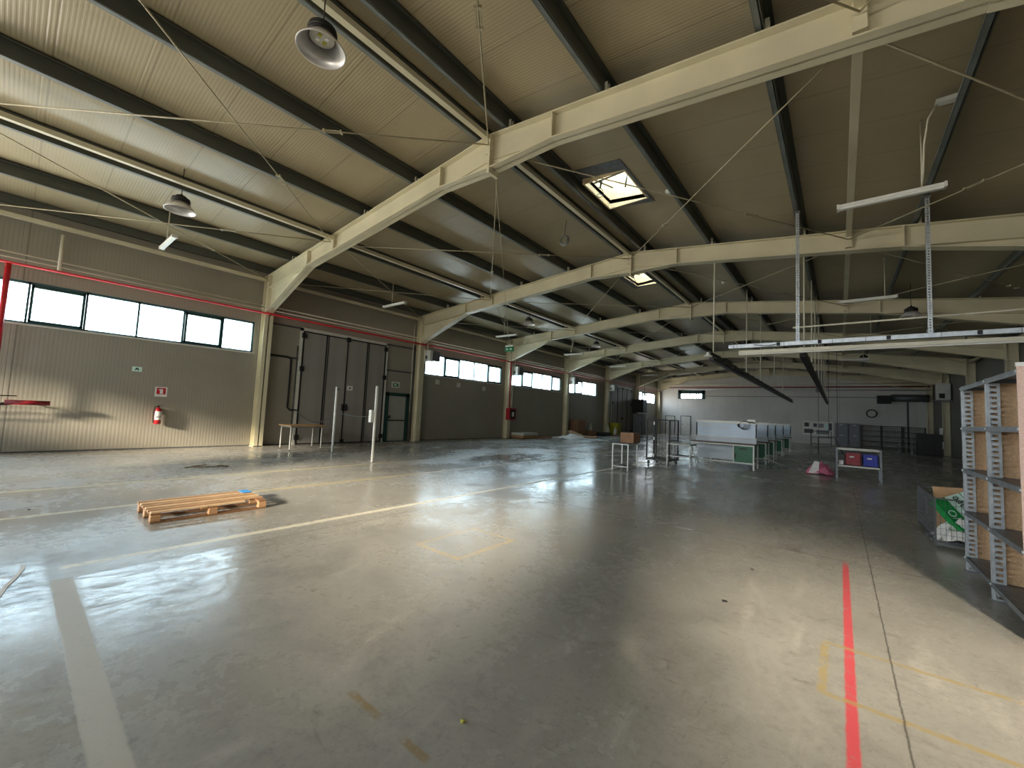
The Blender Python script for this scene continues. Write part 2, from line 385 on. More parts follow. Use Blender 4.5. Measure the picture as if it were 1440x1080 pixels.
# skylight shafts
warmw = mat('skylight_lining', (226, 200, 156), .6, 0, .15, 5)
def skylight(S, name, label):
    x0, x1, y0, y1 = S; z0 = min(roof(x0), roof(x1)) - .02; z1 = max(roof(x0), roof(x1)) + .95
    t = thing(name, label, 'skylight', ((x0 + x1) / 2, (y0 + y1) / 2, z0))
    m = M()
    for a in ((x0 - .04, x0, y0 - .04, y1 + .04), (x1, x1 + .04, y0 - .04, y1 + .04), (x0, x1, y0 - .04, y0), (x0, x1, y1, y1 + .04)): m.box(*a, z0, z1)
    m.build('shaft', warmw, t)
    r = M()
    def sq(xa, xb, ya, yb): r.add([(x, y, roof(x) - d) for x in (xa, xb) for y in (ya, yb) for d in (.005, .02)], [(0, 1, 3, 2), (4, 6, 7, 5), (0, 4, 5, 1), (2, 3, 7, 6), (0, 2, 6, 4), (1, 5, 7, 3)])
    sq(x0 - .2, x0 - .04, y0 - .42, y1 + .22); sq(x1 + .04, x1 + .1, y0 - .42, y1 + .22); sq(x0 - .04, x1 + .04, y0 - .42, y0 - .04); sq(x0 - .04, x1 + .04, y1 + .04, y1 + .22)
    r.build('surround', galvd, t)
    d = M(); n = 8
    for i in range(n):
        a0, a1 = PI * i / n, PI * (i + 1) / n
        f = lambda a: ((x0 + x1) / 2 - math.cos(a) * (x1 - x0 + .08) / 2, z1 + .16 * math.sin(a))
        (xa, za), (xb, zb) = f(a0), f(a1)
        d.add([(xa, y0 - .04, za), (xb, y0 - .04, zb), (xb, y1 + .04, zb), (xa, y1 + .04, za), (xa, y0 - .04, za - .006), (xb, y0 - .04, zb - .006), (xb, y1 + .04, zb - .006), (xa, y1 + .04, za - .006)],
              [(0, 1, 2, 3), (7, 6, 5, 4)])
    d.build('dome', glass, t)
    fr = M()
    ym = (y0 + y1) / 2
    fr.bar((x0, ym - .25, z0 + .22), (x1, ym - .2, z0 + .30), .03); fr.bar((x0 + .15, y0 + .1, z0 + .12), (x0 + .2, y1 - .3, z0 + .34), .025)
    fr.tube((x0 + .2, ym - .3, z0 + .02), (x0 + .25, ym - .25, z0 + .40), .02); fr.tube((x1 - .2, ym - .1, z0 - .02), (x1 - .2, ym, z0 + .38), .018)
    fr.path([(x0 + .15 + .12 * math.sin(i * .6), ym - .35 + i * .03, z0 - .06 + .09 * math.cos(i * .7)) for i in range(12)], .008, 6)
    fr.build('opening_mechanism', dark, t)
    return t
skylight(S1, 'skylight', 'open roof skylight with warm lit lining right of the ridge, nearer and larger in view')
skylight(S2, 'skylight', 'small bright roof skylight left of the ridge, beyond the second frame')

# windows ------------------------------------------------------------
def window(n, y0, y1, mulls):
    o = bpy.data.objects.new('window_%d' % n, None); C.objects.link(o); o.location = (WX, (y0 + y1) / 2, ZW0); o['kind'] = 'structure'
    f = M(); xa, xb = WX - .10, WX - .02
    f.box(xa, xb, y0, y1, ZW0, ZW0 + .05); f.box(xa, xb, y0, y1, ZW1 - .06, ZW1)
    f.box(xa, xb, y0, y0 + .05, ZW0, ZW1); f.box(xa, xb, y1 - .05, y1, ZW0, ZW1)
    for m_ in mulls: f.box(xa, xb, m_ - .022, m_ + .022, ZW0, ZW1)
    f.build('window_frame', teal, o)
    ed = [y0] + mulls + [y1]
    for i in range(len(ed) - 1):
        a, b = ed[i] + .03, ed[i + 1] - .03
        if i % 3 == 1:
            s = M(); x2 = WX + .015
            s.box(xa, x2, a, b, ZW0 + .05, ZW0 + .10); s.box(xa, x2, a, b, ZW1 - .13, ZW1 - .06); s.box(xa, x2, a, a + .05, ZW0 + .05, ZW1 - .06); s.box(xa, x2, b - .05, b, ZW0 + .05, ZW1 - .06)
            s.build('opening_sash', darkg, o)
        M().box(WX - .075, WX - .065, a, b, ZW0 + .04, ZW1 - .05).build('pane', glass_clean if n == 6 else glass, o)
    M().box(WX - .02, WX + .05, y0 - .03, y1 + .03, ZW0 - .04, ZW0).build('window_sill', offw, o)
for i, k in enumerate(sorted(WIN)):
    y0, y1, ml = WIN[k]
    if k == 0: continue          # unseen gate opening added to let in fill daylight, no glazing
    if ml is None: ml = [y0 + (y1 - y0) * j / 6 for j in range(1, 6)]
    window(i + 1, y0, y1, ml)
o = bpy.data.objects.new('window_7', None); C.objects.link(o); o.location = (-11.7, YB, BWZ0); o['kind'] = 'structure'
f = M()
f.box(BWX0, BWX1, YB - .03, YB + .06, BWZ1 - .42, BWZ1); f.box(BWX0, BWX1, YB - .03, YB + .06, BWZ0, BWZ0 + .05)
f.box(BWX0, BWX0 + .3, YB - .03, YB + .06, BWZ0, BWZ1); f.box(BWX1 - .3, BWX1, YB - .03, YB + .06, BWZ0, BWZ1)
for x in (-11.85, -11.2, -11.0): f.box(x - .03, x + .03, YB - .03, YB + .06, BWZ0, BWZ1)
f.build('window_frame', darkg, o)
M().box(BWX0 + .25, BWX1 - .25, YB + .02, YB + .03, BWZ0, BWZ1 - .4).build('pane', glass, o)

# folding doors --------------------------------------------------------
def folding_door(n, y0, y1, z1, leaves, wid=None):
    o = bpy.data.objects.new('door_%d' % n, None); C.objects.link(o); o.location = (WX, (y0 + y1) / 2, 0); o['kind'] = 'structure'
    ed = [y0 + (y1 - y0) * i / leaves for i in range(leaves + 1)]
    fr = M(); fr.box(WX, WX + .07, y0 - .12, y0 - .02, 0, z1 + .12); fr.box(WX, WX + .07, y1 + .02, y1 + .12, 0, z1 + .12); fr.box(WX, WX + .07, y0 - .12, y1 + .12, z1 + .02, z1 + .14)
    fr.build('door_frame', offw, o)
    for i in range(leaves):
        M().box(WX + .01, WX + .06, ed[i] + .02, ed[i + 1] - .02, .03, z1).build('door_leaf', leafm, o)
    s = M()
    for i, e in enumerate(ed):
        wd = .03 if i in (0, leaves) else .022
        s.box(WX + .03, WX + .075, e - wd, e + wd, .0, z1)
        if i % 2 == 1: s.box(WX + .03, WX + .075, e + .06, e + .085, .0, z1)
    s.box(WX + .03, WX + .075, y0, y1, z1 - .02, z1 + .03); s.box(WX + .03, WX + .07, y0, y1, 0, .04)
    s.build('rubber_seal', black, o)
    for y_, z_ in ((y0, z1 - .15), (y0, z1 - 1.35), (y0, .25), (y1, z1 - .15), (y1, z1 - 1.35), (y1, .25), (ed[leaves // 2], z1 - .02), (ed[leaves // 2], .06)):
        M().box(WX + .05, WX + .12, y_ - .07, y_ + .07, z_ - .09, z_ + .09).build('door_hinge', black, o, .01)
    h = M(); ym = ed[leaves // 2]
    h.box(WX + .06, WX + .13, ym - .10, ym - .06, 1.25, 1.50); h.box(WX + .06, WX + .13, ym + .06, ym + .10, 1.25, 1.50); h.box(WX + .06, WX + .09, ym - .1, ym + .1, 1.36, 1.39)
    h.build('door_handle', black, o)
folding_door(1, 6.50, 9.90, 4.05, 4)
folding_door(3, 32.2, 36.2, 4.05, 4)
# personnel door
doorp = mat('door_panel_grey', (158, 158, 148), .5, 0, .06, 3)
o = bpy.data.objects.new('door_2', None); C.objects.link(o); o.location = (WX, 10.65, 0); o['kind'] = 'structure'
f = M(); f.box(WX, WX + .09, 10.06, 10.20, 0, 2.08); f.box(WX, WX + .09, 11.08, 11.26, 0, 2.08); f.box(WX, WX + .09, 10.06, 11.26, 1.96, 2.10); f.build('door_frame', darkg, o)
M().box(WX + .02, WX + .06, 10.2, 11.08, .03, .88).build('lower_panel', doorp, o); M().box(WX + .02, WX + .06, 10.2, 11.08, .93, 1.96).build('upper_panel', doorp, o)
M().box(WX + .02, WX + .08, 10.2, 11.08, .88, .93).build('mid_rail', black, o); M().box(WX + .06, WX + .13, 10.24, 10.28, 1.0, 1.12).build('door_handle', black, o)
# doors at the back wall
for n, x0, x1, h_ in ((4, -14.25, -13.25, 1.9), (5, -12.7, -11.7, 1.95)):
    o = bpy.data.objects.new('door_%d' % n, None); C.objects.link(o); o.location = ((x0 + x1) / 2, YB, 0); o['kind'] = 'structure'
    f = M(); f.box(x0, x0 + .06, YB - .06, YB, 0, h_); f.box(x1 - .06, x1, YB - .06, YB, 0, h_); f.box(x0, x1, YB - .06, YB, h_ - .06, h_); f.build('door_frame', greyd, o)
    M().box(x0 + .06, x1 - .06, YB - .04, YB, .02, h_ - .06).build('door_leaf', offw, o)
    M().box(x0 + .16, x0 + .2, YB - .1, YB - .04, 1.0, 1.12).build('door_handle', black, o)
# trims: base rail of back wall, upper sheeting rail lines
M().box(WX, RX, YB - .03, YB, 0, .16).build('baseboard_back', offw, kind='structure')
M().box(WX, WX + .02, WIN[0][1], YB, 0, .03).build('baseboard_left', greyd, kind='structure')
t_ = M()
for a, b in ((5.4, 6.38), (10.02, 11.5)):
    t_.box(WX, WX + .03, a, b, 4.12, 4.18); t_.box(WX, WX + .03, a, b, 3.02, 3.08)
t_.build('trim_1', greyd, kind='structure')

# ------------------------------------------------------------------ steel frames
PURL = [-13.25, -11.25, -9.23, -7.22, -5.22, -4.56, -2.70, -.66, 1.30, 3.27]
FW, TF, TW = .12, .022, .03
def ibeam(m, p0, p1, q0, q1, y, hw=FW, flt=True, flb=True):
    """web between top line p0-p1 and bottom line q0-q1 (x,z pairs) in plane y, with flanges"""
    m.prism([p0, p1, q1, q0], 1, y - TW / 2, y + TW / 2)
    if flt: m.prism([p0, p1, (p1[0], p1[1] - TF), (p0[0], p0[1] - TF)], 1, y - hw, y + hw)
    if flb: m.prism([q0, q1, (q1[0], q1[1] + TF), (q0[0], q0[1] + TF)], 1, y - hw, y + hw)
def frame(i, y):
    where = ['nearest to the camera', 'second from the camera', 'third from the camera', 'fourth from the camera', 'fifth from the camera', 'sixth from the camera', 'farthest, against the back wall'][i]
    t = thing('portal_frame', 'cream painted steel portal frame of columns and rafters, ' + where, 'steel frame', (XR, y, 0), 'portal frames of the hall')
    D = .46
    for side in (-1, 1):
        xi = W0 if side < 0 else RW; xo = WX + .02 if side < 0 else RX - .02; zt = top(xi)
        c = M(); s1 = 1 if side < 0 else -1
        c.box(min(xi, xi - s1 * TF), max(xi, xi - s1 * TF), y - .13, y + .13, 0, zt - .05); c.box(min(xo, xo + s1 * TF), max(xo, xo + s1 * TF), y - .13, y + .13, 0, zt)
        c.box(min(xi, xo), max(xi, xo), y - TW / 2, y + TW / 2, 0, zt)
        for z in (4.42, zt - .03): c.box(min(xi, xo), max(xi, xo), y - .125, y + .125, z - .012, z + .012)
        c.box(min(xi, xo), max(xi, xo), y - .15, y + .15, 0, .02)
        col = c.build('column', cream, t)
        # rafter
        xk = XR + side * (7.1 if side < 0 else 6.0); xa = XR + side * 1.35
        r = M()
        ibeam(r, (xi, zt), (xk, top(xk)), (xi, zt - D), (xk, top(xk) - D), y)
        ibeam(r, (xk, top(xk)), (xa, top(xa)), (xk, top(xk) - D), (xa, top(xa) - D), y)
        ibeam(r, (xa, top(xa)), (XR, top(XR)), (xa, top(xa) - D), (XR, 5.89), y)
        # flange of the straight rafter running on above the apex haunch
        r.prism([(xa, top(xa) - D), (XR + side * .05, top(XR) - D), (XR + side * .05, top(XR) - D + .015), (xa, top(xa) - D + .015)], 1, y - .05, y + .05)
        rf = r.build('rafter', cream, t)
        h = M(); ibeam(h, (xi, zt - D), (xk, top(xk) - D), (xi, 4.46), (xk, top(xk) - D - .01), y, flt=False)
        h.build('eave_haunch', cream, t)
        for x in (xk, xa): M().box(x - .012, x + .012, y - .115, y + .115, top(x) - D + .0, top(x) - .01).build('stiffener', cream, t)
        xe = xi - side * .025
        M().box(min(xe, xi), max(xe, xi), y - .125, y + .125, 4.42, zt).build('end_plate', cream, t)
    a = M(); a.box(XR - .03, XR + .03, y - .13, y + .13, 5.80, 6.50)
    for z in (5.95, 6.1, 6.25, 6.4):
        for yy_ in (-.08, .08):
            a.tube((XR - .05, y + yy_, z), (XR + .05, y + yy_, z), .016, 6)
    a.build('apex_plate', cream, t)
    for x in PURL:
        cl = M(); cl.box(x + .013, x + .06, y - .035, y - .025, top(x) - .01, top(x) + .2); cl.box(x + .013, x + .06, y + .03, y + .04, top(x) - .01, top(x) + .2)
        cl.build('purlin_cleat', creamd, t)
    return t
for i, y in enumerate(FR):
    if i == 6: y = YB - .28
    frame(i, y)
FRY = FR[:6] + [YB - .28]

# purlins (run the whole hall)
def purlin(x, label):
    t = thing('purlin', label, 'roof purlin', (x, 17, roof(x) - .2), 'roof purlins')
    z1 = roof(x) - .005; z0 = z1 - .27; s = -1
    m = M(); m.box(x - .012, x + .012, YF, YB, z0, z1); m.box(x, x + .085, YF, YB, z1 - .022, z1 - .012); m.box(x + .079, x + .085, YF, YB, z1 - .045, z1 - .012)
    m.build('web', purl, t)
    m = M(); m.box(min(x, x + .075 * s), max(x, x + .075 * s), YF, YB, z0, z0 + .008); m.box(x + s * .075 - .004, x + s * .075 + .004, YF, YB, z0, z0 + .03)
    m.build('bottom_flange', purl_lip, t)  # flange coloured paler than the web for the light it catches
pl = ['grey green roof purlin nearest the left eave', 'grey green roof purlin next right of the one nearest the left eave', 'grey green roof purlin midway up the left slope', 'grey green roof purlin on the left slope, last before the ridge pair',
      'grey green ridge purlin on the left side of the ridge', 'grey green ridge purlin on the right side of the ridge', 'grey green roof purlin on the right slope beside the open skylight', 'grey green roof purlin carrying the left slotted post',
      'grey green roof purlin carrying the right slotted post', 'grey green roof purlin nearest the right eave']
for x, l in zip(PURL, pl): purlin(x, l)
def eavebeam(x, lab):
    z = roof(x) - .2
    tag(M().box(x - .06, x + .06, YF, YB, z - .02, z + .18).build('eave_purlin', purl), lab, 'roof purlin')
eavebeam(WX + .12, 'grey green eave purlin along the top of the left wall')
eavebeam(RX - .12, 'grey green eave purlin along the top of the right wall')

# struts
BAY = ['before the nearest frame', 'between the nearest and second frames', 'between the second and third frames', 'between the third and fourth frames', 'between the fourth and fifth frames', 'between the fifth and sixth frames', 'between the sixth frame and the back wall']
def bays():
    ys = [YF] + FRY
    for i in range(7): yield i, ys[i], ys[i + 1]
STR = {'left eave': (W0 - .15, .17), 'left quarter': (-10.60, .10), 'ridge': (XR - .04, .06), 'right quarter': (.19, .10), 'right eave': (RW + .15, .17)}
for nm, (x, dz) in STR.items():
    for i, a, b in bays():
        z = top(x) - dz
        m = M(); m.bar((x, a + .03, z), (x, b - .03, z), .10 if 'eave' not in nm else .12, .09)
        if nm in ('ridge', 'left quarter', 'right quarter') and i < 6:
            m.box(x - .06, x + .06, b - .10, b - .02, z - .28, z + .05)
        tag(m.build('strut', cream), 'cream steel strut along the %s line %s' % (nm, BAY[i]), 'roof strut', 'longitudinal roof struts')
# crossed tie rods
BAY2 = ['bay over the nearest window', 'bay of folding door', 'bay beyond second frame', 'bay beyond third frame', 'bay beyond fourth frame', 'bay beyond fifth frame', 'last bay']
def rod(a, b, lab, nb):
    a, b = Vector(a), Vector(b); t = thing('tie_rod', lab, 'tie rod', a, 'crossed roof tie rods')
    M().tube(a, b, .012, 6).build('rod', rodm, t)
    if nb < 4:
        c = a.lerp(b, .32 if a.y > b.y else .30); d = (b - a).normalized(); sd = d.cross(Vector((0, 0, 1))).normalized()
        m = M()
        for s in (-1, 1): m.bar(c + sd * .03 * s - d * .14, c + sd * .03 * s + d * .14, .014)
        for s in (-1, 1): m.bar(c + d * .14 * s - sd * .045, c + d * .14 * s + sd * .045, .035)
        m.build('turnbuckle', rodm, t)
NODES = [('left eave', W0 + .05), ('left quarter', -10.6), ('ridge', XR), ('right quarter', .19), ('right eave', RW - .05)]
for i, a, b in bays():
    if i == 0: a = FR[0] - 6.421
    if i == 6: continue
    for k in range(4):
        (na, xa), (nb_, xb) = NODES[k], NODES[k + 1]
        za, zb = top(xa) - .22, top(xb) - .22
        rod((xa, b - .14, za), (xb, a + .14, zb), 'tie rod rising rightwards to the near %s, %s' % (nb_, BAY2[i]), i)
        rod((xb, b - .14, zb), (xa, a + .14, za), 'tie rod crossing leftwards to the near %s, %s' % (na, BAY2[i]), i)

# ------------------------------------------------------------------ pipes on the left wall
def pipe(name, pts, r, m, lab, cat='pipe', group=None):
    q = M()
    for a, b in zip(pts, pts[1:]): q.tube(a, b, r, 10)
    return tag(q.build(name, m), lab, cat, group)
t = thing('sprinkler_pipe', 'long red fire main running along the whole left wall above the windows', 'pipe', (-14.66, 17, 4.37))
M().tube((-14.68, YF, 4.37), (-14.68, 43, 4.37), .032, 12).build('pipe', red, t)
q = M()
for y in FRY: q.box(-14.75, -14.62, y - .02, y + .02, 4.32, 4.335)
q.build('bracket', dark, t)
pipe('conduit', [(-14.93, YF, 4.66), (-14.93, 5.0, 4.66), (-14.68, 5.05, 4.62), (-14.68, 43, 4.62)], .017, creamd, 'thin cream conduit along the left wall, upper of the pair above the red pipe', 'conduit')
pipe('conduit', [(-14.93, YF, 4.54), (-14.93, 5.0, 4.54), (-14.68, 5.05, 4.50), (-14.68, 43, 4.50)], .015, creamd, 'thin cream conduit along the left wall, lower of the pair above the red pipe', 'conduit')
pipe('wall_bracket_tube', [(-14.92, .52, 4.42), (-14.92, .52, 5.35)], .035, creamd, 'short upright cream tube crossing the conduits high on left wall', 'tube')
pipe('red_riser', [(-14.66, -.25, 4.34), (-14.66, -.25, 1.2)], .05, red, 'vertical red pipe dropping in front of the nearest window', 'pipe')
t = thing('hose_stub', 'horizontal red pipe stub with bent dark rods on the left wall', 'pipe', (-14.8, .3, 1.18))
M().tube((-14.8, -.05, 1.19), (-14.8, .64, 1.19), .055, 12).build('pipe', redd, t)
q = M(); q.path([(-14.85, -1.2, 1.15), (-14.8, -.5, 1.22), (-14.8, -.1, 1.16), (-14.8, .1, 1.2)], .018); q.path([(-14.85, -1.3, 1.34), (-14.8, -.4, 1.33), (-14.82, .12, 1.34)], .012); q.path([(-14.85, -1.2, 1.02), (-14.75, -.4, 1.1), (-14.8, .05, 1.15)], .02)
q.tube((-15.077, .3, 1.19), (-14.8, .3, 1.19), .015)
q.build('bent_rod', black, t)
pipe('black_cable', [(WX + .03, 5.45, 3.07), (WX + .03, 6.0, 3.07), (WX + .04, 6.14, 3.0), (WX + .04, 6.14, 1.3), (WX + .05, 6.24, 1.2), (WX + .06, 6.44, 1.22)], .028, black, 'black cable conduit bent down beside the big folding door', 'cable')
pipe('wall_conduit', [(WX + .03, 6.33, 3.5), (WX + .03, 6.33, .12)], .018, greyd, 'thin grey conduit running down left of the folding door', 'conduit')
pipe('thin_pipe', [(WX + .06, 11.42, 4.3), (WX + .06, 11.42, .1)], .03, greyd, 'dark vertical pipe between the green framed door and the second column', 'pipe')
pipe('thin_pipe', [(WX + .06, 11.32, 5.3), (WX + .06, 11.32, 1.3)], .018, creamd, 'cream vertical conduit above right of the green framed door', 'pipe')
q = M(); 
def sag(a, b, s, n=14):
    a, b = Vector(a), Vector(b); return [a.lerp(b, i / n) - Vector((0, 0, s * 4 * (i / n) * (1 - i / n))) for i in range(n + 1)]
# barrier posts and their ropes
def post(loc, lab):
    t = thing('barrier_post', lab, 'post', loc, 'white barrier posts')
    m = M(); m.tube((loc[0], loc[1], .0), (loc[0], loc[1], 2.03), .035, 12); m.build('pole', white, t)
    M().tube((loc[0], loc[1], 0), (loc[0], loc[1], .012), .07, 16).build('foot', galvd, t)
    return t
post((-12.07, 6.33, 0), 'upright white metal post, left of the two by folding door')
t2 = post((-9.67, 6.19, 0), 'upright white metal post with a small white box, right of the two')
M().box(-9.78, -9.66, 6.06, 6.15, 1.05, 1.38).build('switch_box', white, t2, .01)
M().box(-12.03, -11.9, 6.31, 6.35, 1.93, 1.95).build('hook', dark, bpy.data.objects['barrier_post'])
tag(M().path(sag((WX + .06, 6.44, 1.22), (-12.1, 6.33, 1.15), .32), .014).build('rope', greyd), 'grey cable sagging from the left wall to the first white post', 'cable')
tag(M().path(sag((-12.05, 6.33, 1.25), (-9.7, 6.15, 1.22), .06), .008).build('rope', greyd), 'thin wire strung between the two white posts', 'cable')

# extinguisher and its sign
t = thing('fire_extinguisher', 'red fire extinguisher hanging on the left wall', 'fire extinguisher', (-14.93, 2.68, .7))
m = M(); m.lathe([(0, .0), (.07, .0), (.078, .02), (.078, .38), (.06, .43), (.03, .46), (.025, .48), (0, .48)], (-14.95, 2.68, .70), 20); m.build('cylinder', red, t)
m = M()
n = 14
vs = [(-14.95 + .0795 * math.cos(a), 2.68 + .0795 * math.sin(a), z) for z in (.82, 1.06) for a in [(-1.15 + 2.3 * i / n) for i in range(n + 1)]]
m.add(vs, [(i, i + 1, n + 2 + i, n + 1 + i) for i in range(n)], True); m.build('label_sheet', paper, t)
m = M(); m.box(-14.9, -14.865, 2.62, 2.74, .895, .91); m.build('label_stripe', black, t)
m = M(); m.tube((-14.95, 2.68, 1.17), (-14.95, 2.68, 1.22), .022); m.bar((-14.95, 2.66, 1.22), (-14.9, 2.78, 1.25), .02, .012); m.bar((-14.95, 2.66, 1.2), (-14.9, 2.76, 1.19), .02, .012); m.build('valve', dark, t)
M().path([(-14.94, 2.66, 1.2), (-14.93, 2.60, 1.18), (-14.93, 2.575, 1.05), (-14.93, 2.575, .85), (-14.93, 2.59, .74)], .012).build('hose', black, t)
M().box(WX, -14.99, 2.66, 2.70, 1.0, 1.15).build('wall_hook', dark, t)
def wsign(name, lab, cat, y, z, w_, h_, mbase, parts):
    t = thing(name, lab, cat, (WX, y, z))
    M().box(WX, WX + .008, y - w_ / 2, y + w_ / 2, z - h_ / 2, z + h_ / 2).build('plate', mbase, t)
    for k_, (nm, poly, mm) in enumerate(parts):
        M().prism([(y + u, z + v) for u, v in poly], 0, WX + .007, WX + .012 + .004 * k_).build(nm, mm, t)
wsign('extinguisher_sign', 'square red and white pictogram sign above the fire extinguisher', 'sign', 2.72, 1.61, .27, .28, paper,
      [('red_field', [(-.1, -.07), (.1, -.07), (.1, .11), (-.1, .11)], red), ('pictogram', [(-.03, -.055), (.04, -.055), (.04, .05), (.02, .085), (-.06, .07), (-.06, .05), (-.03, .045)], paper)])
wsign('wall_sign', 'small pale green sign with dark arrow, high on left wall', 'sign', 2.16, 2.2, .2, .13, mint, [('arrow', [(-.05, -.03), (-.02, -.03), (0, 0), (.02, -.03), (.05, -.03), (.02, .035), (-.02, .035)], darkg)])
wsign('exit_sign', 'white exit sign with green pictogram over the green framed door', 'sign', 10.55, 2.45, .42, .26, offw, [('pictogram', [(-.14, -.08), (.14, -.08), (.14, .06), (-.14, .06)], signg), ('figure', [(-.1, -.05), (-.02, -.02), (.04, -.06), (.06, -.03), (.0, .03), (-.06, .03)], paper)])
def on_door(name, lab, y, z, w_, h_):
    t = thing(name, lab, 'sign', (WX + .06, y, z)); M().box(WX + .06, WX + .066, y - w_ / 2, y + w_ / 2, z - h_ / 2, z + h_ / 2).build('plate', paper, t)
    M().tube((WX + .066, y, z), (WX + .07, y, z), .035, 12).build('dot', black, t)
on_door('door_sign', 'small white sign with a dark dot on the folding door', 8.4, 2.14, .24, .18)
for y, z in ((12.9, 2.78), (14.3, 2.74), (16.2, 2.7)):
    pos = {12.9: 'left', 14.3: 'middle', 16.2: 'right'}[y]
    tag(M().box(WX, WX + .006, y - .13, y + .13, z - .11, z + .11).build('wall_notice', offw), 'faded white notice under the window beyond second column, %s of three' % pos, 'notice')

# air heaters beside columns
def heater(y, lab):
    t = thing('air_heater', lab, 'heater', (-14.6, y + .35, 3.6), 'air heaters on the left wall')
    M().box(-14.9, -14.35, y, y + .16, 3.62, 4.12).build('casing', white, t, .01)
    m = M(); m.box(-14.9, -14.38, y + .16, y + .62, 3.66, 4.12); m.build('housing', grey, t)
    m = M()
    for k in range(7): m.box(-14.38, -14.36, y + .18, y + .6, 3.70 + k * .06, 3.72 + k * .06)
    m.tube((-14.62, y - .004, 3.80), (-14.62, y, 3.80), .09, 20)
    m.build('grille', greyd, t)
    m = M(); m.tube((-14.6, y + .05, 4.1), (-14.6, y + .05, 4.5), .022); m.tube((-14.6, y - .08, 4.12), (-14.6, y + .05, 4.12), .018); m.tube((-14.6, y - .08, 3.5), (-14.6, y - .08, 4.14), .018); m.tube((-14.6, y - .08, 3.66), (-14.6, y + .01, 3.66), .015)
    m.build('supply_pipe', creamd, t)
    M().box(WX + .003, -14.9, y + .2, y + .5, 3.8, 3.84).build('wall_bracket', creamd, t)
for k, l in ((1, 'second'), (2, 'third'), (3, 'fourth'), (4, 'fifth')): heater(FR[k] + .12, 'white and grey air heater mounted high beside the %s column of left wall' % l)
# red hose cabinet on column 3
t = thing('hose_cabinet', 'red fire hose cabinet on the third left column', 'hose cabinet', (-14.6, 18.0, 1.05))
y3 = FR[2]
m = M(); m.box(W0, W0 + .24, y3 - .30, y3 + .34, 1.05, 1.72); m.build('box', red, t, .01)
M().box(W0 + .24, W0 + .25, y3 - .2, y3 + .27, 1.12, 1.65).build('glass_door', black, t)
M().box(W0 + .25, W0 + .254, y3 - .05, y3 + .14, 1.25, 1.5).build('sticker', paper, t)
pipe('red_riser', [(-14.66, y3 - .12, 1.72), (-14.66, y3 - .12, 4.36)], .03, red, 'thin red pipe running down the third column to the hose cabinet', 'pipe')
pipe('white_riser', [(-14.6, y3 + .02, 1.72), (-14.6, y3 + .05, 3.0), (-14.64, y3 + .1, 4.3)], .018, creamd, 'thin white conduit beside the red riser on third column', 'conduit')

# ------------------------------------------------------------------ lamps
def highbay(x, y, zr, lab, ztop=None):
    """zr: rim height"""
    t = thing('high_bay_lamp', lab, 'ceiling lamp', (x, y, zr), 'high bay lamps')
    m = M(); m.lathe([(.27, 0), (.275, .01), (.145, .17), (.14, .17), (.258, .012), (.27, 0)], (x, y, zr), 32); m.build('reflector', alu, t)
    m = M(); m.lathe([(0, .155), (.14, .155), (.14, .165), (0, .165)], (x, y, zr), 20); m.build('led_plate', offw, t)
    for a in range(4): m2 = M().box(x + .055 * math.cos(a * PI / 2 + .7) - .02, x + .055 * math.cos(a * PI / 2 + .7) + .02, y + .055 * math.sin(a * PI / 2 + .7) - .02, y + .055 * math.sin(a * PI / 2 + .7) + .02, zr + .14, zr + .156).build('led_block', yellow if a % 2 else white, t)
    m = M(); m.lathe([(0, .172), (.15, .172), (.165, .185), (.15, .20), (.13, .205), (.165, .215), (.165, .235), (.13, .24), (.155, .25), (.155, .27), (.10, .28), (.09, .32), (.03, .33), (0, .33)], (x, y, zr), 24); m.build('heat_sink', dark, t)
    zt = roof(x) - .002
    m = M(); m.tube((x, y, zr + .32), (x, y, zt), .008, 6); m.lathe([(.02, 0), (.03, .02), (.02, .04)], (x, y, zr + .33), 8); m.build('suspension', dark, t)
    return t
highbay(-4.75, 1.98, 5.66, 'large aluminium high bay lamp near the ridge at top left of view', roof(-4.75))
highbay(-10.85, 1.95, 5.42, 'aluminium high bay lamp hanging over the nearest left window', 5.75)
highbay(-11.0, 14.6, 5.50, 'small high bay lamp hanging in the bay beyond the second frame')
highbay(-11.0, 21.2, 5.50, 'small high bay lamp hanging in the bay beyond the third frame')
highbay(1.75, 17.3, 5.0, 'dark high bay lamp in the gloom of the right roof slope', 5.45)
highbay(1.0, 27.7, 5.0, 'distant high bay lamp over the right of the hall')
def batten(x0, y, z, lab, n, L_=1.3, hx=.5, ztop=None, m_=None):
    t = thing('batten_lamp', lab, 'tube lamp', (x0 + L_ / 2, y, z), 'tube lamps under the roof')
    m = M(); m.bar((x0, y, z), (x0 + L_, y, z), .11, .05); m.bar((x0 + .01, y, z - .035), (x0 + L_ - .01, y, z - .035), .08, .04); m.build('housing', white, t, .012)
    m = M(); m.bar((x0 - .012, y, z - .01), (x0 + .02, y, z - .01), .12, .08); m.bar((x0 + L_ - .02, y, z - .01), (x0 + L_ + .012, y, z - .01), .12, .08); m.build('end_cap', offw, t)
    zt = roof(x0 + hx) - .002
    m = M(); m.tube((x0 + hx, y, z), (x0 + hx, y, zt), .011, 6); m.build('suspension', creamd, t)
for k, l in enumerate(['over the nearest left window', 'before the folding door', 'beyond the second frame', 'beyond the third frame', 'beyond the fourth frame', 'beyond the fifth frame']):
    batten(-13.2, 2.1 + 6.40 * k, 5.2, 'white tube lamp hung near the left wall %s' % l, k)
for k, l in enumerate(['largest, above the slotted posts', 'second, behind the slotted posts', 'third, farther back', 'fourth, dim in the distance']):
    batten(0.0, 8.25 + 6.42 * k, 5.08, 'white tube lamp on the right roof slope, %s' % l, k, 1.22, .98, 5.85)
t = thing('junction_box', 'small white junction box with looping cable under right roof purlin', 'junction box', (1.2, 7.9, 5.85))
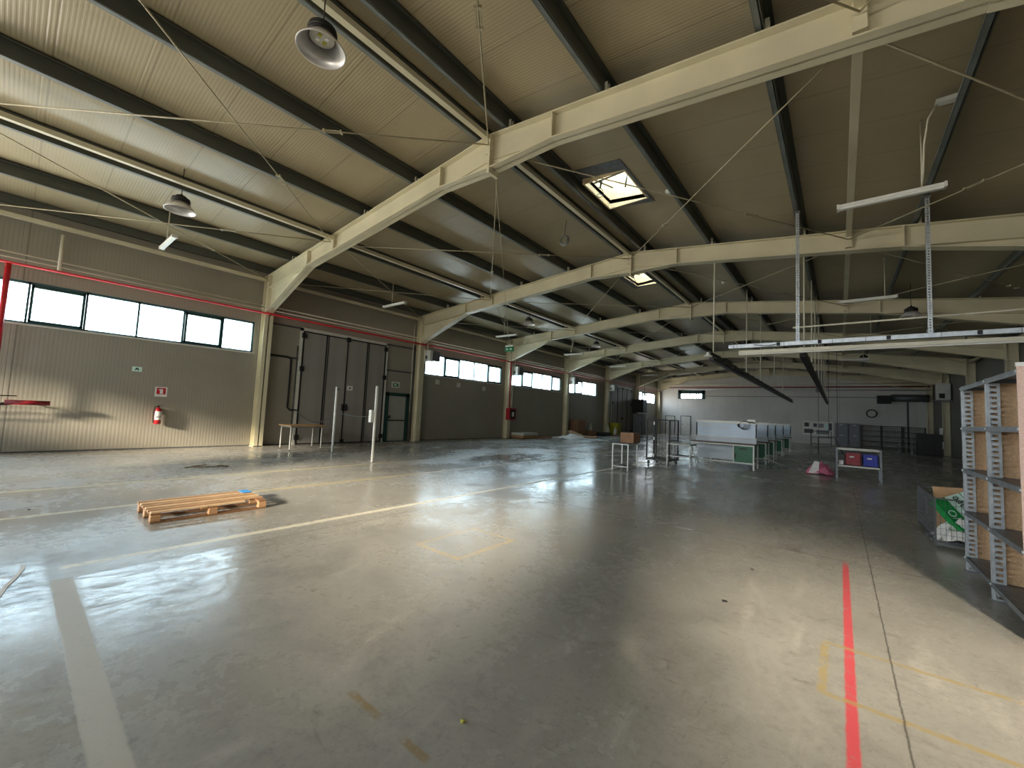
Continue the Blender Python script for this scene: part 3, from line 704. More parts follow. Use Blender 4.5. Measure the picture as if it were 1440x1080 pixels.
M().box(1.05, 1.31, 7.55, 7.65, 5.94, 6.0).build('box', white, t)
M().path([(1.06, 7.6, 5.94), (.98, 7.62, 5.8), (.95, 7.75, 5.5), (.96, 7.95, 5.2), (.97, 8.1, 5.1)], .012).build('cable', creamd, t)
for x, y, l in ((-2.95, 8.9, 'white round roof sensor beside the open skylight'), (-3.3, 16.2, 'white round roof sensor beyond the second frame')):
    m = M(); m.lathe([(0, -.09), (.05, -.075), (.075, -.03), (.075, 0), (.02, .0)], (x, y, roof(x)), 16); tag(m.build('roof_sensor', white), l, 'sensor')
t = thing('cable_coil', 'coil of green grey cable hanging under the ridge', 'cable coil', (-5.55, 8.7, 6.0))
m = M()
for k in range(4):
    m.path([(-5.55 + (.11 + .008 * k) * math.cos(a * PI / 8), 8.7 + .02 * k, 6.02 + (.11 + .008 * k) * math.sin(a * PI / 8)) for a in range(17)], .012, 6)
m.build('loops', purl_lip, t); M().tube((-5.55, 8.72, 6.14), (-5.5, 8.72, 6.55), .008, 6).build('hanging_wire', dark, t)
# hanging exit sign on its wire
A_, B_ = Vector((XR, 5.3, 5.85)), Vector((W0 + .02, FR[2] - .1, 4.3))
tag(M().tube(A_, A_.lerp(B_, .78), .006, 6).build('sign_wire', rodm), 'thin wire running from nearest frame ridge down to hanging exit sign', 'wire')
tag(M().tube(A_.lerp(B_, .785), B_, .005, 6).build('sign_wire', rodm), 'thin wire from hanging exit sign to the third column', 'wire')
P_ = A_.lerp(B_, .78)
t = thing('hanging_exit_sign', 'small green and white exit sign hanging in mid air before third column', 'exit sign', P_)
m = M(); m.box(P_.x - .26, P_.x + .26, P_.y - .03, P_.y + .03, P_.z - .19, P_.z + .03); m.build('green_panel', signg, t)
m = M(); m.box(P_.x - .24, P_.x + .24, P_.y - .035, P_.y + .035, P_.z + .04, P_.z + .12); m.build('light_box', white, t)
m = M(); m.prism([(P_.x - .18 + u, P_.z - .08 + v) for u, v in ((0, -.05), (.06, 0), (.12, -.05), (.1, .03), (.03, .05))], 1, P_.y - .036, P_.y - .031); m.prism([(P_.x + .05 + u, P_.z - .08 + v) for u, v in ((0, -.02), (.08, -.02), (.08, -.05), (.14, 0), (.08, .05), (.08, .02), (0, .02))], 1, P_.y - .036, P_.y - .031)
m.build('pictogram', paper, t)

# ------------------------------------------------------------------ suspended galvanised tray with slotted posts
TY = 10.2
t = thing('cable_tray', 'long bright galvanised trunking hanging level across the right of the hall', 'cable tray', (.6, TY, 3.2))
m = M(); m.bar((-1.95, TY, 3.205), (4.6, TY, 3.205), .10, .085); m.build('channel', galv, t, .004)
for x in [-1.0, -.4 + .1, .72, 1.85, 3.0]: M().box(x - .03, x + .03, TY - .065, TY - .045, 3.17, 3.24).build('cable_clip', black, t)
m = M()
for x in (-1.85, -1.78, -1.7, -.9, -.1, .4, 1.4, 2.3): m.box(x - .004, x + .004, TY - .054, TY + .054, 3.16, 3.25)
m.build('joint_strap', galvd, t)
M().path([(-1.45, TY - .06, 3.22), (-1.3, TY - .07, 3.19), (-1.15, TY - .07, 3.18), (-1.0, TY - .06, 3.21)], .008).build('loose_cable', black, t)
t = thing('light_trunking', 'long cream light trunking hanging just below the galvanised tray', 'light trunking', (.6, TY, 3.06))
M().bar((-1.75, TY, 3.07), (4.6, TY, 3.07), .09, .07).build('housing', creamd, t, .006)
M().bar((-1.74, TY, 3.02), (4.59, TY, 3.02), .05, .03).build('diffuser', offw, t)
m = M()
for x in (-1.3, .2, 1.7, 3.2): m.box(x - .01, x + .01, TY - .02, TY + .02, 3.10, 3.17)
m.build('bracket', dark, t)
def slotted(x, y, z0, z1, lab):
    t = thing('slotted_post', lab, 'slotted post', (x, y, z0), 'slotted hanging posts')
    m = M(); m.box(x - .03, x - .013, y - .012, y + .012, z0, z1); m.box(x + .013, x + .03, y - .012, y + .012, z0, z1)
    z = z0
    while z < z1: m.box(x - .014, x + .014, y - .012, y + .012, z, min(z + .028, z1)); z += .05
    m.box(x - .03, x - .026, y, y + .05, z0, z1); m.box(x + .026, x + .03, y, y + .05, z0, z1)
    m.build('profile', galv, t)
    m = M(); m.box(x - .05, x + .05, y - .02, y + .05, z1 - .02, z1 + .02); m.box(x - .045, x + .045, y + .01, y + .05, z0 + .0, z0 + .07); m.build('end_bracket', galvd, t)
slotted(-.665, TY - .02, 3.25, 6.02, 'white perforated steel post hanging from roof to tray, left of two')
slotted(1.27, TY - .02, 3.25, 5.76, 'white perforated steel post hanging from roof to tray, right of two')
pipe('beige_conduit', [(-.78, 10.6, 3.62), (5.1, 10.6, 3.64)], .018, creamd, 'thin beige conduit hanging level behind the slotted posts', 'conduit')

# two long dark light rails over the benches
def rail(x, y0, y1, z, hang, lab, sfx):
    t = thing('light_rail', lab, 'light rail', (x, (y0 + y1) / 2, z), 'dark rails over the workbenches')
    M().bar((x, y0, z + .06), (x, y1, z + .06), .09, .08).build('upper_rail', dark, t)
    M().bar((x, y0 + .2, z - .06), (x, y1 + .4, z - .06), .12, .07).build('lower_rail', dark, t)
    m = M()
    y = y0 + .6
    while y < y1: m.bar((x - .035, y, z - .02), (x + .035, y, z + .02), .03, .04); m.bar((x + .05, y, z + .1), (x + .05, y + .5, z + .12), .015); y += 1.15
    m.build('clip', grey, t)
    m = M(); m.lathe([(.10, 0), (.10, .02), (.045, .05), (.03, .12), (0, .12)], (x - .02, y0 - .02, z - .03), 16); m.build('end_cap', white, t)
    for y in hang:
        tag(M().tube((x, y, z + .1), (x, y, roof(x) - .18), .018, 8).build('hanger_rod', creamd), 'cream hanger rod above the %s dark rail, %s from the near end' % (sfx, ORD[hang.index(y)]), 'hanger rod', 'rods holding the dark rails')
rail(-2.62, 11.3, 34.8, 3.2, [11.75, 16.7, 20.1, 24.8, 29.0], 'long dark lighting rail over the workbenches, left of two', 'left')
rail(-.66, 11.3, 36.5, 3.2, [12.1, 15.6, 17.9, 21.0, 24.5, 28.0, 31.5], 'long dark lighting rail over the workbenches, right of two', 'right')
for x, y, z0 in ((-2.3, 28, .9), (-.9, 31, .9), (-.35, 30.5, .9)):
    pass

# ------------------------------------------------------------------ pallet
t = thing('wooden_pallet', 'worn wooden pallet lying on the floor with a blue painted corner', 'pallet', (-6.6, 1.77, 0))
PA, PB, PC = Vector((-6.28, 1.15, 0)), Vector((-6.28, 2.39, 0)), Vector((-7.0, 1.15, 0))
px0, px1, py0, py1 = -7.03, -6.27, 1.15, 2.39
for i in range(6):
    xx = px0 + (px1 - px0 - .064) * i / 5
    y1_ = py1 if i != 5 else py1 - .26
    M().box(xx, xx + .064, py0 + .005 * (i % 2), y1_, .116, .131 + .003 * (i % 2)).build('top_board', (wood, wood2)[i % 2], t, .002)  # alternating wood tones stand for the shade in the gaps between boards
for yb in (py0 + .0, (py0 + py1) / 2 - .05, py1 - .10):
    M().box(px0, px1, yb + .005, yb + .095, .095, .115).build('stringer_board', woodd, t, .002)
    for xb in (px0, (px0 + px1) / 2 - .045, px1 - .09):
        M().box(xb + .002, xb + .092, yb + .005, yb + .10, .018, .095).build('block', wood, t, .004)
for xb in (px0, (px0 + px1) / 2 - .045, px1 - .09): M().box(xb, xb + .09, py0 + .004, py1 - .004, 0, .018).build('bottom_board', woodd, t, .002)
M().box(px0 - .003, px0 + .21, py1 - .12, py1 + .003, .134, .138).build('blue_paint', blue, t)

# ------------------------------------------------------------------ wooden table by the folding door
t = thing('folding_table', 'wooden topped table with white tube legs before the folding door', 'table', (-13.5, 6.0, 0))
m = M(); m.box(-13.95, -13.08, 5.48, 6.62, .745, .775); m.build('table_top', woodt, t, .004)
for x, y in ((-13.88, 5.55), (-13.14, 5.53), (-13.88, 6.55), (-13.16, 6.5)):
    l = M().tube((x, y, .02), (x, y, .745), .018, 10).build('leg', white, t); M().tube((x, y, 0), (x, y, .03), .022, 10).build('foot', black, l)
m = M(); m.box(-13.9, -13.12, 5.53, 5.55, .70, .745); m.box(-13.9, -13.12, 6.5, 6.52, .70, .745); m.box(-13.15, -13.13, 5.54, 6.5, .70, .745); m.box(-13.9, -13.88, 5.54, 6.5, .70, .745); m.build('apron', grey, t)

# ------------------------------------------------------------------ debris on the floor
t = thing('broken_strap', 'small heap of torn grey strapping on floor behind the pallet', 'debris', (-10.7, 2.8, 0))
m = M(); m.bar((-10.85, 2.6, .02), (-10.75, 2.82, .05), .05, .02); m.bar((-10.8, 2.7, .01), (-10.6, 2.78, .03), .06, .01); m.path([(-10.75, 2.45, .01), (-10.8, 2.6, .02), (-10.7, 2.75, .02), (-10.65, 2.95, .015), (-10.6, 3.05, .04), (-10.55, 3.15, .012), (-10.62, 3.2, .01), (-10.66, 3.0, .01)], .012)
m.build('strip', mat('dirty_strap', (128, 112, 88), .8, 0, .3, 20), t)
m = M()
pts = [(-5.44, .2), (-5.3, .19), (-5.1, .15), (-4.9, .10), (-4.7, .07), (-4.4, .03), (-4.1, 0.0)]
for a, b in zip(pts, pts[1:]): m.bar((a[0], a[1], .004), (b[0], b[1], .004), .028, .004)
tag(m.build('paper_strip', paper), 'curled white plastic strip on the floor at far left', 'strip')
def bits(name, lab, spots, r, m_, cat='debris'):
    for (x, y), l in zip(spots, lab):
        q = M(); 
        for k in range(4):
            a = random.random() * PI; q.bar((x + random.uniform(-r, r), y + random.uniform(-r, r), .004), (x + random.uniform(-r, r), y + random.uniform(-r, r), .008), .008, .006)
        tag(q.build(name, m_), l, cat)
bits('floor_scrap', ['tiny yellow scrap on the concrete near the bottom centre'], [(-1.42, 1.50)], .012, yellow)
bits('floor_scrap', ['small black squiggle of rubber on the floor right of centre', 'small black scrap on the floor at centre', 'dark scrap on the floor left of the pallet', 'white scrap on the bright floor, right of centre'],
     [(-.70, 4.93), (-2.19, 5.56), (-7.9, .27), (-.76, 3.9)], .02, black)

# things along the left wall far back
t = thing('insulation_boards', 'stack of pale boards lying by the third left column', 'boards', (-14.4, 19.1, 0))
for k in range(4): M().box(-14.9 + .02 * k, -13.95 + .04 * (k % 2), 18.45, 20.0 - .05 * k, .05 + .075 * k, .115 + .075 * k).build('board', offw if k > 1 else cardl, t, .005)
M().box(-14.8, -14.0, 18.5, 19.8, 0, .05).build('support', woodd, t)
tag(M().box(-14.5, -13.8, 20.3, 21.2, 0, .10, Matrix.Rotation(.1, 3, 'Z')).build('flat_box', card, bevel=.01), 'flat brown carton on floor right of the pale board stack', 'carton')
tag(M().box(-14.3, -13.6, 21.7, 22.7, 0, .07, Matrix.Rotation(-.15, 3, 'Z')).build('flat_box', offw, bevel=.01), 'flat white carton on floor before the fourth column', 'carton')
def crumple(name, c, size, m_, lab, cat, n=9, seed=1):
    random.seed(seed); q = M()
    vs = []; 
    for i in range(n):
        for j in range(n):
            u, v = i / (n - 1) - .5, j / (n - 1) - .5
            vs.append((c[0] + u * size[0] * (1 + .2 * random.random()), c[1] + v * size[1] * (1 + .2 * random.random()), max(.01, c[2] + size[2] * max(0, 1 - 3.2 * (u * u + v * v)) * random.uniform(.45, 1.))))
    q.add(vs, [(i * n + j, (i + 1) * n + j, (i + 1) * n + j + 1, i * n + j + 1) for i in range(n - 1) for j in range(n - 1)])
    q.add([(x, y, 0.002) for x, y, z in vs], [(i * n + j, i * n + j + 1, (i + 1) * n + j + 1, (i + 1) * n + j) for i in range(n - 1) for j in range(n - 1)])
    o_ = q.build(name, m_); tag(o_, lab, cat); random.seed(5); return o_
crumple('plastic_sheet', (-13.2, 22.6, 0), (1.3, 1.9, .34), paper, 'crumpled white plastic sheet heaped by the fourth left column', 'plastic sheet', seed=3)
R_ = lambda a, ax: Matrix.Rotation(a, 3, ax)
tag(M().box(-14.1, -13.0, 23.2, 24.2, .22, .26, R_(.35, 'Y') @ R_(.3, 'Z')).build('cardboard_sheet', cardl), 'leaning light cardboard sheet over the crumpled plastic', 'cardboard')
tag(M().box(-13.9, -12.9, 24.7, 25.7, 0.0, .09, R_(.3, 'Z')).build('cardboard_sheet', cardl), 'flat light cardboard on the floor right of the crumpled plastic', 'cardboard')
tag(M().box(-15.0, -14.3, 25.2, 26.3, 0, 1.15).build('carton', card, bevel=.01), 'tall brown carton standing just beyond the fourth column', 'carton')
tag(M().box(-14.9, -14.2, 26.8, 27.9, 0, .4).build('carton', card, bevel=.01), 'low brown carton on floor under the fifth bay window', 'carton')
tag(M().box(-14.6, -13.9, 28.2, 29.6, 0, .28).build('carton', black, bevel=.01), 'low black crate on floor right of the brown cartons', 'crate')
def bottle(x, y, h_, r, lab, m_=None):
    m = M(); m.lathe([(0, 0), (r, 0), (r, h_ * .65), (r * .4, h_ * .8), (r * .4, h_), (0, h_)], (x, y, 0), 12); tag(m.build('cylinder_bottle', m_ or offw), lab, 'bottle', 'bottles by the left wall')
bottle(-14.8, 28.0, .95, .13, 'pale gas bottle by the left wall, left of three'); bottle(-14.4, 30.2, .8, .13, 'pale bottle left of the fifth column, middle of three'); bottle(-14.1, 30.9, .7, .12, 'pale bottle at the fifth column, right of three')
tag(M().box(-14.2, -13.5, 30.2, 31.2, 0, .06, R_(.2, 'Z')).build('cardboard_sheet', card), 'flat brown cardboard before the fifth column', 'cardboard')
t = thing('yellow_container', 'dull yellow wheeled bin beside the fifth column', 'bin', (-14.6, 32.0, 0))
m = M(); m.prism([(-15.0, .06), (-14.35, .06), (-14.25, .95), (-15.02, .95)], 1, 31.7, 32.5); m.build('tub', yellow, t, .02); M().box(-15.05, -14.2, 31.66, 32.54, .95, 1.0).build('lid', yellow, t, .01); m = M(); m.tube((-14.4, 31.7, .06), (-14.4, 31.76, .06), .06); m.tube((-14.4, 32.44, .06), (-14.4, 32.5, .06), .06); m.tube((-14.9, 31.7, .06), (-14.9, 31.76, .06), .06); m.tube((-14.9, 32.44, .06), (-14.9, 32.5, .06), .06); m.build('wheel', black, t)
t = thing('electrical_cabinet', 'dark electrical cabinet standing by the far folding door', 'cabinet', (-14.4, 36.9, 0))
M().box(-14.9, -14.0, 36.4, 37.2, 0, 1.9).build('body', greyd, t, .01); M().box(-14.85, -14.05, 36.39, 36.4, .05, 1.85).build('door', grey, t); M().box(-14.15, -14.1, 36.36, 36.39, .9, 1.05).build('handle', black, t); M().box(-14.95, -13.9, 36.3, 37.2, 2.0, 3.2).build('top_unit', dark, t); M().box(-14.8, -14.7, 36.4, 36.5, 1.9, 2.0).build('spacer', dark, t)
t = thing('wall_lantern', 'small bright white lamp above the dark electrical cabinet', 'lamp', (-14.0, 36.8, 3.6))
m = M(); m.lathe([(.02, .5), (.16, .35), (.16, .3), (.0, .3)], (-14.0, 36.8, 3.3), 14); m.build('shade', white, t); M().tube((-14.0, 36.8, 3.75), (-14.0, 36.8, 4.7), .012).build('cord', black, t)

# ------------------------------------------------------------------ middle group
def tube_stool(x0, x1, y0, y1, h_, shelf, lab, name, cat, toplab=None, m_=white, top_m=greyd):
    t = thing(name, lab, cat, ((x0 + x1) / 2, (y0 + y1) / 2, 0))
    for x in (x0, x1):
        for y in (y0, y1): M().bar((x, y, 0), (x, y, h_), .028).build('leg', m_, t)
    M().box(x0 - .02, x1 + .02, y0 - .02, y1 + .02, h_, h_ + .025).build('table_top', top_m, t, .003)
    m = M()
    for z in (h_ - .015, shelf):
        m.bar((x0, y0, z), (x1, y0, z), .022); m.bar((x0, y1, z), (x1, y1, z), .022); m.bar((x0, y0, z), (x0, y1, z), .022); m.bar((x1, y0, z), (x1, y1, z), .022)
    m.build('frame_rail', m_, t)
    M().box(x0 + .01, x1 - .01, y0 + .01, y1 - .01, shelf - .01, shelf + .01).build('shelf', grey if top_m is offw else dark, t)
    return t
t = tube_stool(-5.12, -4.66, 11.1, 11.75, .74, .10, 'white tube framed stand with dark lower shelf, carrying a cardboard box', 'side_table', 'table')
tag(M().box(-4.98, -4.58, 11.28, 11.78, .765, 1.06).build('cardboard_box', card, bevel=.008), 'brown cardboard box on top of the white tube framed stand', 'box')
tube_stool(-4.35, -3.66, 13.5, 14.15, .72, .34, 'low white tube framed bench with a grey shelf before the workbench', 'low_bench', 'bench', top_m=offw)
# roll cage
t = thing('roll_cage', 'tall black wire roll cage trolley on castors', 'roll cage', (-4.7, 14.0, 0))
cx0, cx1, cy0, cy1, cz0, cz1 = -5.02, -4.28, 13.5, 14.4, .18, 1.47
m = M()
for x in (cx0, cx1):
    for y in (cy0, cy1): m.bar((x, y, .12), (x, y, cz1), .04)
    for z in (cz0, cz1, .8): m.bar((x, cy0, z), (x, cy1, z), .03)
for z in (cz0, cz1): m.bar((cx0, cy1, z), (cx1, cy1, z), .03)
m.bar((cx0, cy0, cz1), (cx1, cy0, cz1), .03)
m.build('frame', black, t)
m = M()
for k in range(1, 8):
    y = cy0 + (cy1 - cy0) * k / 8
    for x in (cx0, cx1): m.bar((x, y, cz0), (x, y, cz1), .008)
for k in range(1, 7):
    x = cx0 + (cx1 - cx0) * k / 7; m.bar((x, cy1, cz0), (x, cy1, cz1), .008)
m.build('wire_side', dark, t)
M().box(cx0, cx1, cy0, cy1, cz0 - .04, cz0).build('base_plate', dark, t)
for x in (cx0 + .05, cx1 - .05):
    for y in (cy0 + .05, cy1 - .05): M().tube((x - .02, y, .06), (x + .02, y, .06), .06, 14).build('castor', galvd, t)
m = M()
for z in (.3, .85, 1.35): m.box(cx0 + .22, cx0 + .27, cy0 - .025, cy0 - .018, z - .05, z + .05)
m.bar((cx0 + .245, cy0, cz0), (cx0 + .245, cy0, cz1), .05); m.build('clip', [black], t)
m = M()
for z in (.3, .85, 1.35): m.box(cx0 + .225, cx0 + .265, cy0 - .04, cy0 - .026, z - .05, z + .05)
m.build('tag_plate', white, t)

# workbenches
def workbench(x0, x1, y, lab, full=True):
    d = .85
    t = thing('workbench', lab, 'workbench', ((x0 + x1) / 2, y + d / 2, 0), 'workbenches under the dark rails')
    M().box(x0 - .02, x1 + .02, y, y + d, .785, .82).build('worktop', brownt, t, .004)
    m = M()
    for x in (x0, x1 - .04):
        m.bar((x + .02, y + .02, .0), (x + .02, y + .02, .785), .045); m.bar((x + .02, y + d - .03, 0), (x + .02, y + d - .03, .785), .045)
    m.bar((x0, y + .02, .765), (x1, y + .02, .765), .04); m.bar((x0, y + .02, .20), (x1, y + .02, .20), .035); m.bar((x0 + .02, y, .2), (x0 + .02, y + d, .2), .03); m.bar((x1 - .02, y, .2), (x1 - .02, y + d, .2), .03)
    m.bar((x1 - .60, y + .03, .2), (x1 - .60, y + .03, .785), .035)
    m.build('frame', white, t)
    c = M(); c.box(x1 - .58, x1 - .05, y + .02, y + .55, .22, .75); cb = c.build('drawer_cabinet', green, t, .005)
    M().box(x1 - .42, x1 - .22, y + .01, y + .02, .64, .67).build('drawer_handle', black, cb); M().box(x1 - .56, x1 - .53, y + .005, y + .02, .34, .5).build('lock', black, cb)
    M().box(x0 + .05, x1 - .62, y + .62, y + .64, .22, .76).build('lower_back_panel', whitep, t)
    M().box(x0 + .05, x1, y + .40, y + .43, .82, .98).build('upstand', whitep, t)
    M().box(x0 + .05, x1 + .02, y + .43, y + .46, 1.0, 1.46).build('upper_panel', bluep, t)
    M().box(x0 + .05, x1 + .02, y + .30, y + .46, .98, 1.0).build('narrow_shelf', white, t)
    M().box(x0 + .05, x1 + .02, y + .36, y + .46, 1.46, 1.54).build('lamp_strip', white, t)
    m = M(); m.box(x0 + .05, x0 + .09, y + .43, y + .47, .82, 1.5); m.box(x1 - .03, x1 + .01, y + .43, y + .47, .82, 1.5); m.build('panel_post', grey, t)
    if full:
        m = M()
        for k in range(5):
            cx_, r_ = x1 - .45 + .03 * k, .10 + .015 * k
            m.path([(cx_ + r_ * math.cos(a * PI / 8), y + .40 - .01 * k, 1.42 + r_ * math.sin(a * PI / 8) * .9) for a in range(17)], .007, 6)
        m.build('cable_loops', black, t)
        M().box(x1 - .26, x1 - .02, y + .36, y + .45, 1.5, 1.62).build('socket_box', white, t)
        m = M(); m.box(x0 + .12, x0 + .5, y + .41, y + .43, 1.37, 1.41); m.box(x0 + .75, x0 + 1.1, y + .41, y + .43, 1.30, 1.33); m.build('paper_note', paper, t)
    return t
BL = ['nearest and fully in view', 'second in the row', 'third in the row', 'fourth in the row', 'fifth and farthest in the row']
for i, y in enumerate((15.03, 17.75, 20.1, 23.2, 27.0)):
    workbench(-4.03, -2.12, y, 'steel workbench with pale blue back panel and green drawer, ' + BL[i], i == 0)
for i, y in enumerate((17.9, 20.4)):
    tag(M().box(-2.2, -1.95, y + .1, y + .6, .82, 1.02).build('small_box', grey), 'small grey box at the bench end, %s' % ('nearer' if i == 0 else 'farther'), 'box') if False else None
pipe('leaning_bar', [(-2.0, 16.2, .36), (-1.45, 17.2, .03)], .02, white, 'thin white bar leaning low beside the nearest workbench', 'bar')

# framed stand with red and blue sacks
t = thing('bin_stand', 'pale grey metal frame stand holding red and blue containers', 'stand', (.4, 15.7, 0))
sx0, sx1, sy0, sy1 = -.07, .9, 15.55, 16.15
for x, y in ((sx0, sy0), (sx1, sy0), (sx0, sy1), (sx1, sy1)): M().bar((x, y, 0), (x, y, .88), .045).build('leg', grey, t)
m = M(); m.bar((sx0, sy0, .87), (sx1, sy0, .87), .045); m.bar((sx0, sy0, .38), (sx1, sy0, .38), .045); m.bar((sx0, sy1, .87), (sx1, sy1, .87), .045); m.bar((sx0, sy1, .38), (sx1, sy1, .38), .045); m.bar((sx0, sy0, .87), (sx0, sy1, .87), .045); m.bar((sx1, sy0, .87), (sx1, sy1, .87), .045); m.bar((sx0, sy0, .38), (sx0, sy1, .38), .045); m.bar((sx1, sy0, .38), (sx1, sy1, .38), .045); m.build('rail', offw, t)
M().box(sx0, sx1, sy0, sy1, .39, .41).build('shelf', greyd, t)
def crate(x0, x1, y0, y1, z0, z1, m_, lab):
    t = thing('plastic_crate', lab, 'crate', ((x0 + x1) / 2, (y0 + y1) / 2, z0)); tt = .02
    m = M(); m.box(x0, x1, y0, y0 + tt, z0, z1); m.box(x0, x1, y1 - tt, y1, z0, z1); m.box(x0, x0 + tt, y0, y1, z0, z1); m.box(x1 - tt, x1, y0, y1, z0, z1); m.box(x0, x1, y0, y1, z0, z0 + tt)
    for k in range(1, 6): xx = x0 + (x1 - x0) * k / 6; m.box(xx - .008, xx + .008, y0 - .01, y0, z0, z1)
    for z in (z0 + .02, z1 - .04): m.box(x0 - .005, x1 + .005, y0 - .012, y0, z, z + .03)
    m.build('tub', m_, t)
    M().box(x0 + .1, x0 + .2, y0 - .018, y0 - .012, z1 - .12, z1 - .08).build('label_tag', paper, t)
crate(.12, .48, 15.6, 16.05, .412, .76, redb, 'red plastic crate on the grey frame stand'); crate(.51, .85, 15.6, 16.05, .412, .74, blueb, 'blue plastic crate on the grey frame stand')
tag(M().box(-.03, .08, 15.62, 15.9, .412, .53).build('paper_pack', paper), 'small white packet on the frame stand left of red crate', 'packet')
# pink film bag
crumple('film_roll', (-.50, 16.3, .02), (.62, .62, .42), pink, 'pink and white plastic film bundle on the floor left of the stand', 'plastic bundle', 10, 11)
tag(M().prism([(-.78, .03), (-.52, .03), (-.50, .40), (-.62, .42)], 1, 15.98, 16.0).build('film_flap', paper), 'white film flap leaning on the pink bundle', 'plastic flap')
# pump/hand pallet with string cables near x 0
for x, y, l in ((-.45, 27.5, 'thin hanging cable left of the frame stand, nearer'), (-.1, 29.0, 'thin hanging cable left of the frame stand, farther'), (-1.0, 31.0, 'thin pale cord hanging from roof over the notice board')):
    tag(M().tube((x, y, .9), (x, y, roof(x) - .2), .012, 6).build('hanging_cable', greyd), l, 'cable')
t = thing('tube_frame_trolley', 'thin tube frame trolley standing before the notice board', 'trolley', (-.3, 27.5, 0))
m = M(); m.path([(-.9, 27.5, .02), (-.9, 27.5, .95), (-.2, 27.5, .95), (-.05, 27.5, .6), (.15, 27.5, .05)], .02); m.path([(-.9, 28.0, .02), (-.9, 28.0, .95), (-.2, 28.0, .95)], .02); m.build('tube', greyd, t)

# ------------------------------------------------------------------ back wall fittings
t = thing('wall_clock', 'round wall clock with black rim on the back wall', 'clock', (2.0, YB - .05, 2.72))
rx90 = Matrix.Rotation(PI / 2, 3, 'X')
m = M(); m.lathe([(.26, 0), (.33, 0), (.34, .03), (.33, .07), (.27, .07), (.26, 0)], (2.0, YB - .01, 2.72), 32, rx90); m.build('rim', black, t)
m = M(); m.lathe([(0, .02), (.27, .02)], (2.0, YB - .01, 2.72), 32, rx90); m.build('face', offw, t)
m = M(); m.bar((2.0, YB - .05, 2.72), (2.13, YB - .05, 2.78), .02, .008); m.bar((2.0, YB - .05, 2.72), (1.92, YB - .05, 2.9), .014, .008); m.build('hand', black, t)
t = thing('notice_board', 'wide white notice board with pictures on the back wall', 'notice board', (-1.45, YB, 1.35))
M().box(-2.48, -.42, YB - .04, YB, .74, 1.93).build('board', white, t)
for x0, x1, z0, z1, mm in ((-2.38, -2.05, 1.45, 1.8, dark), (-2.4, -1.75, .9, 1.25, greyd), (-1.75, -1.5, 1.45, 1.75, greyd), (-1.4, -1.05, 1.4, 1.75, grey), (-.95, -.75, 1.3, 1.75, mint), (-.7, -.5, 1.2, 1.8, greyd), (-1.55, -.7, .85, 1.2, grey)):
    M().box(x0, x1, YB - .05, YB - .04, z0, z1).build('picture', mm, t)
for x0, x1, l in ((-.30, .50, 'grey steel locker cabinet before the back wall, left'), (.60, 1.25, 'grey steel locker cabinet before the back wall, right')):
    t = thing('locker_cabinet', l, 'cabinet', ((x0 + x1) / 2, 42.7, 0), 'grey locker cabinets')
    M().box(x0, x1, 42.5, 43.2, 0, 1.86).build('body', grey, t, .01)
    M().box(x0 + .02, (x0 + x1) / 2 - .01, 42.48, 42.5, .05, 1.82).build('door', grey, t); M().box((x0 + x1) / 2 + .01, x1 - .02, 42.48, 42.5, .05, 1.82).build('door', grey, t)
    m = M()
    for z in (1.7, .85):
        m.box((x0 + x1) / 2 - .1, (x0 + x1) / 2 + .1, 42.46, 42.48, z, z + .05)
    m.build('name_plate', white, t)
def steel_shelf(x0, x1, y, h_, n, lab, mesh=True, m_=dark):
    t = thing('steel_shelving', lab, 'shelving', ((x0 + x1) / 2, y + .25, 0), 'dark shelving at the back')
    m = M()
    for x in (x0, x1):
        for yy_ in (y, y + .5): m.bar((x, yy_, 0), (x, yy_, h_), .04)
    m.build('upright', m_, t)
    for k in range(n):
        z = .15 + (h_ - .2) * k / (n - 1); M().box(x0, x1, y, y + .5, z, z + .04).build('shelf', m_, t)
    if mesh:
        m = M()
        for k in range(1, 10): x = x0 + (x1 - x0) * k / 10; m.bar((x, y + .5, .1), (x, y + .5, h_), .012)
        for k in range(1, 10): z = h_ * k / 10; m.bar((x0, y + .5, z), (x1, y + .5, z), .012)
        m.build('mesh_back', greyd, t)
steel_shelf(1.35, 2.45, 41.6, 1.78, 5, 'dark steel shelving at the back under the clock'); steel_shelf(2.5, 3.6, 41.5, 1.78, 5, 'dark steel shelving at the back right of the clock'); steel_shelf(3.65, 4.75, 41.0, 1.75, 5, 'dark steel shelving in the back right corner')
steel_shelf(-1.75, -.5, 39.5, 1.15, 3, 'low dark steel shelving below the notice board', False)
tag(M().box(3.9, 5.0, 36.9, 37.6, 0, 1.35).build('dark_cabinet', dark, bevel=.02), 'dark metal cabinet in the gloomy right corner', 'cabinet')
t = thing('grey_chair', 'grey framed chair against dark shelving at back right', 'chair', (3.25, 36.5, 0))
m = M(); m.bar((2.95, 36.3, 0), (2.95, 36.3, .9), .03); m.bar((3.55, 36.3, 0), (3.55, 36.3, .9), .03); m.bar((2.95, 36.3, .9), (3.55, 36.3, .9), .04); m.bar((2.95, 35.9, 0), (2.95, 35.9, .45), .03); m.bar((3.55, 35.9, 0), (3.55, 35.9, .45), .03); m.build('frame', grey, t)
M().box(2.93, 3.57, 35.88, 36.32, .45, .48).build('seat', grey, t)
